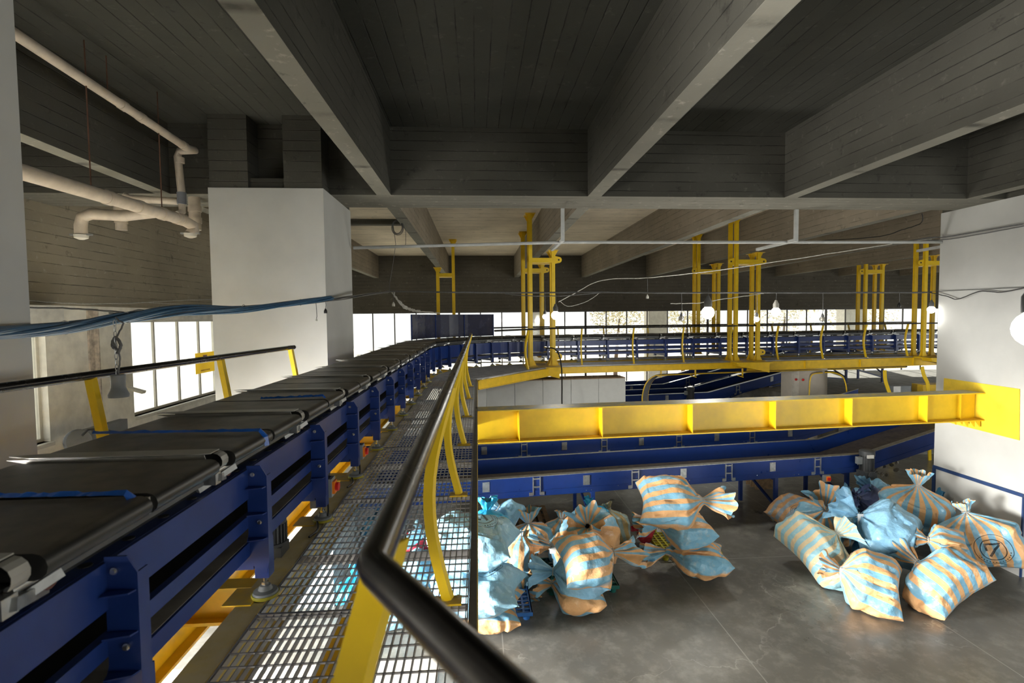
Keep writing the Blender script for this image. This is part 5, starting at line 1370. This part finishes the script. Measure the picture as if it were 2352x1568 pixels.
# conduit across the hall on the cross beam
YC2 = 10.62
q0 = at(812, 569, Y=YC2); q1 = at(1300, 556, Y=YC2); q2 = at(2163, 556, Y=YC2)
cdt = thing('conduit', 'long pale grey conduit hung below the cross beam from column to column', 'pipe', q1)
GREYC = paint('pale_grey_conduit', (.42, .43, .42), .5, vary=.08)
MB().tube([q0, q1, q2], .032, 12).build('tube', GREYC, cdt, True)
for px in (1288, 1812):
    q = at(px, 555, Y=YC2-.04); m = MB().box(q.x-.035, q.x+.035, YC2-.09, YC2-.03, q.z-.03, ZB) if False else MB().box(q.x-.035, q.x+.035, TB1-.02, TB1+.04, q.z-.03, ZB)
    m.box(q.x-.03, q.x+.03, TB1+.04, TB1+1.5, q.z-.03, q.z+.03)
    m.build('bracket', GREYC, cdt)
q = at(2135, 572, Y=11.4); tag(MB().bar(at(2108, 576, Y=11.8), Vector((10.3, 10.68, at(2166, 566, Y=10.7).z)), .06, .06).build('bracket_arm', GREYC, origin=q), 'short pale bracket arm beside the right column', 'bracket')

# ------------------------------------------------------------ things along the left windows
c = at(78, 706, X=-7.6); d = at(148, 744, X=-7.6)
tag(MB().box(-7.95, -7.6, c.y-1.5, d.y, d.z, ZW-.02).build('shutter_box', paint('white_shutter_box', (.66, .65, .60), .5), origin=(-7.8, d.y, d.z)), 'white shutter box at the top of the nearest left window', 'box')
c = at(473, 832, X=-8.02); t = thing('window_sign', 'yellow sheet stuck on the left window next to the white column', 'sign', c)
MB().box(-8.045, -8.04, c.y-.52, c.y+.52, c.z-.30, c.z+.30).build('sheet', sheet_mat(), t)
MB().prism([(-8.038, c.y-.12, c.z+.22), (-8.038, c.y+.12, c.z+.22), (-8.038, c.y+.06, c.z+.08), (-8.038, c.y, c.z+.15), (-8.038, c.y-.06, c.z+.08)], (.003, 0, 0)).build('mark', paint('faded_purple_print', (.35, .20, .22), .7), t)
m = MB()
for k in range(7): m.box(-8.038, -8.035, c.y-.26+k*.075, c.y-.21+k*.075, c.z-.24, c.z-.20)
m.build('print_line', paint('faded_orange_print', (.60, .36, .08), .7), t)
c = at(310, 896, X=-7.6); t = thing('flood_lamp', 'small white swivel lamp on the pier between the left windows', 'lamp', c)
MB().bar((-8.0, c.y-.1, c.z+.1), (c.x-.05, c.y, c.z+.02), .04, .04).build('arm', CABW, t)
MB().bar((c.x-.12, c.y, c.z+.05), (c.x+.18, c.y+.02, c.z-.05), .14, .06).build('head', FRAMEW, t)
c = at(178, 1000, X=-7.0); t = thing('pulley_drive', 'old round pulley and grey guard lying below the left windows', 'machine', (c.x, c.y, 1.9))
MB().lathe((c.x, c.y, c.z-.1), [(.05, -.05), (.19, -.05), (.21, -.02), (.21, .02), (.19, .05), (.05, .05)], 24, (.8, -.45, .15)).build('wheel', DKGREY, t, True)
m = MB().tube([(c.x+.15, c.y-.1, c.z+.02), (c.x+.18, c.y, c.z+.10), (c.x+.2, c.y+.3, c.z+.06), (c.x+.25, c.y+.6, c.z-.1)], .02, 6); m.build('belt', BLACK, t, True)
MB().box(c.x-.1, c.x+.05, c.y+.25, c.y+1.2, c.z-.2, c.z+.06).build('guard', DKGREY, t)
MB().box(c.x-.4, c.x+.4, c.y-.5, c.y+1.2, 0, c.z-.45).build('stand', BLUE, t)

q = at(1742, 1124, Z=.0); t = thing('wooden_crate', 'small pale wooden crate on the floor behind the legs of the nearest conveyor', 'crate', q)
for k in range(3): MB().box(q.x-.1, q.x+.45, q.y+k*.24, q.y+k*.24+.03, 0, .42).build('slat', WOOD, t)
MB().box(q.x-.1, q.x+.45, q.y, q.y+.51, .42, .45).build('top_board', paint('fresh_wood', (.55, .30, .13), .7, vary=.15), t)
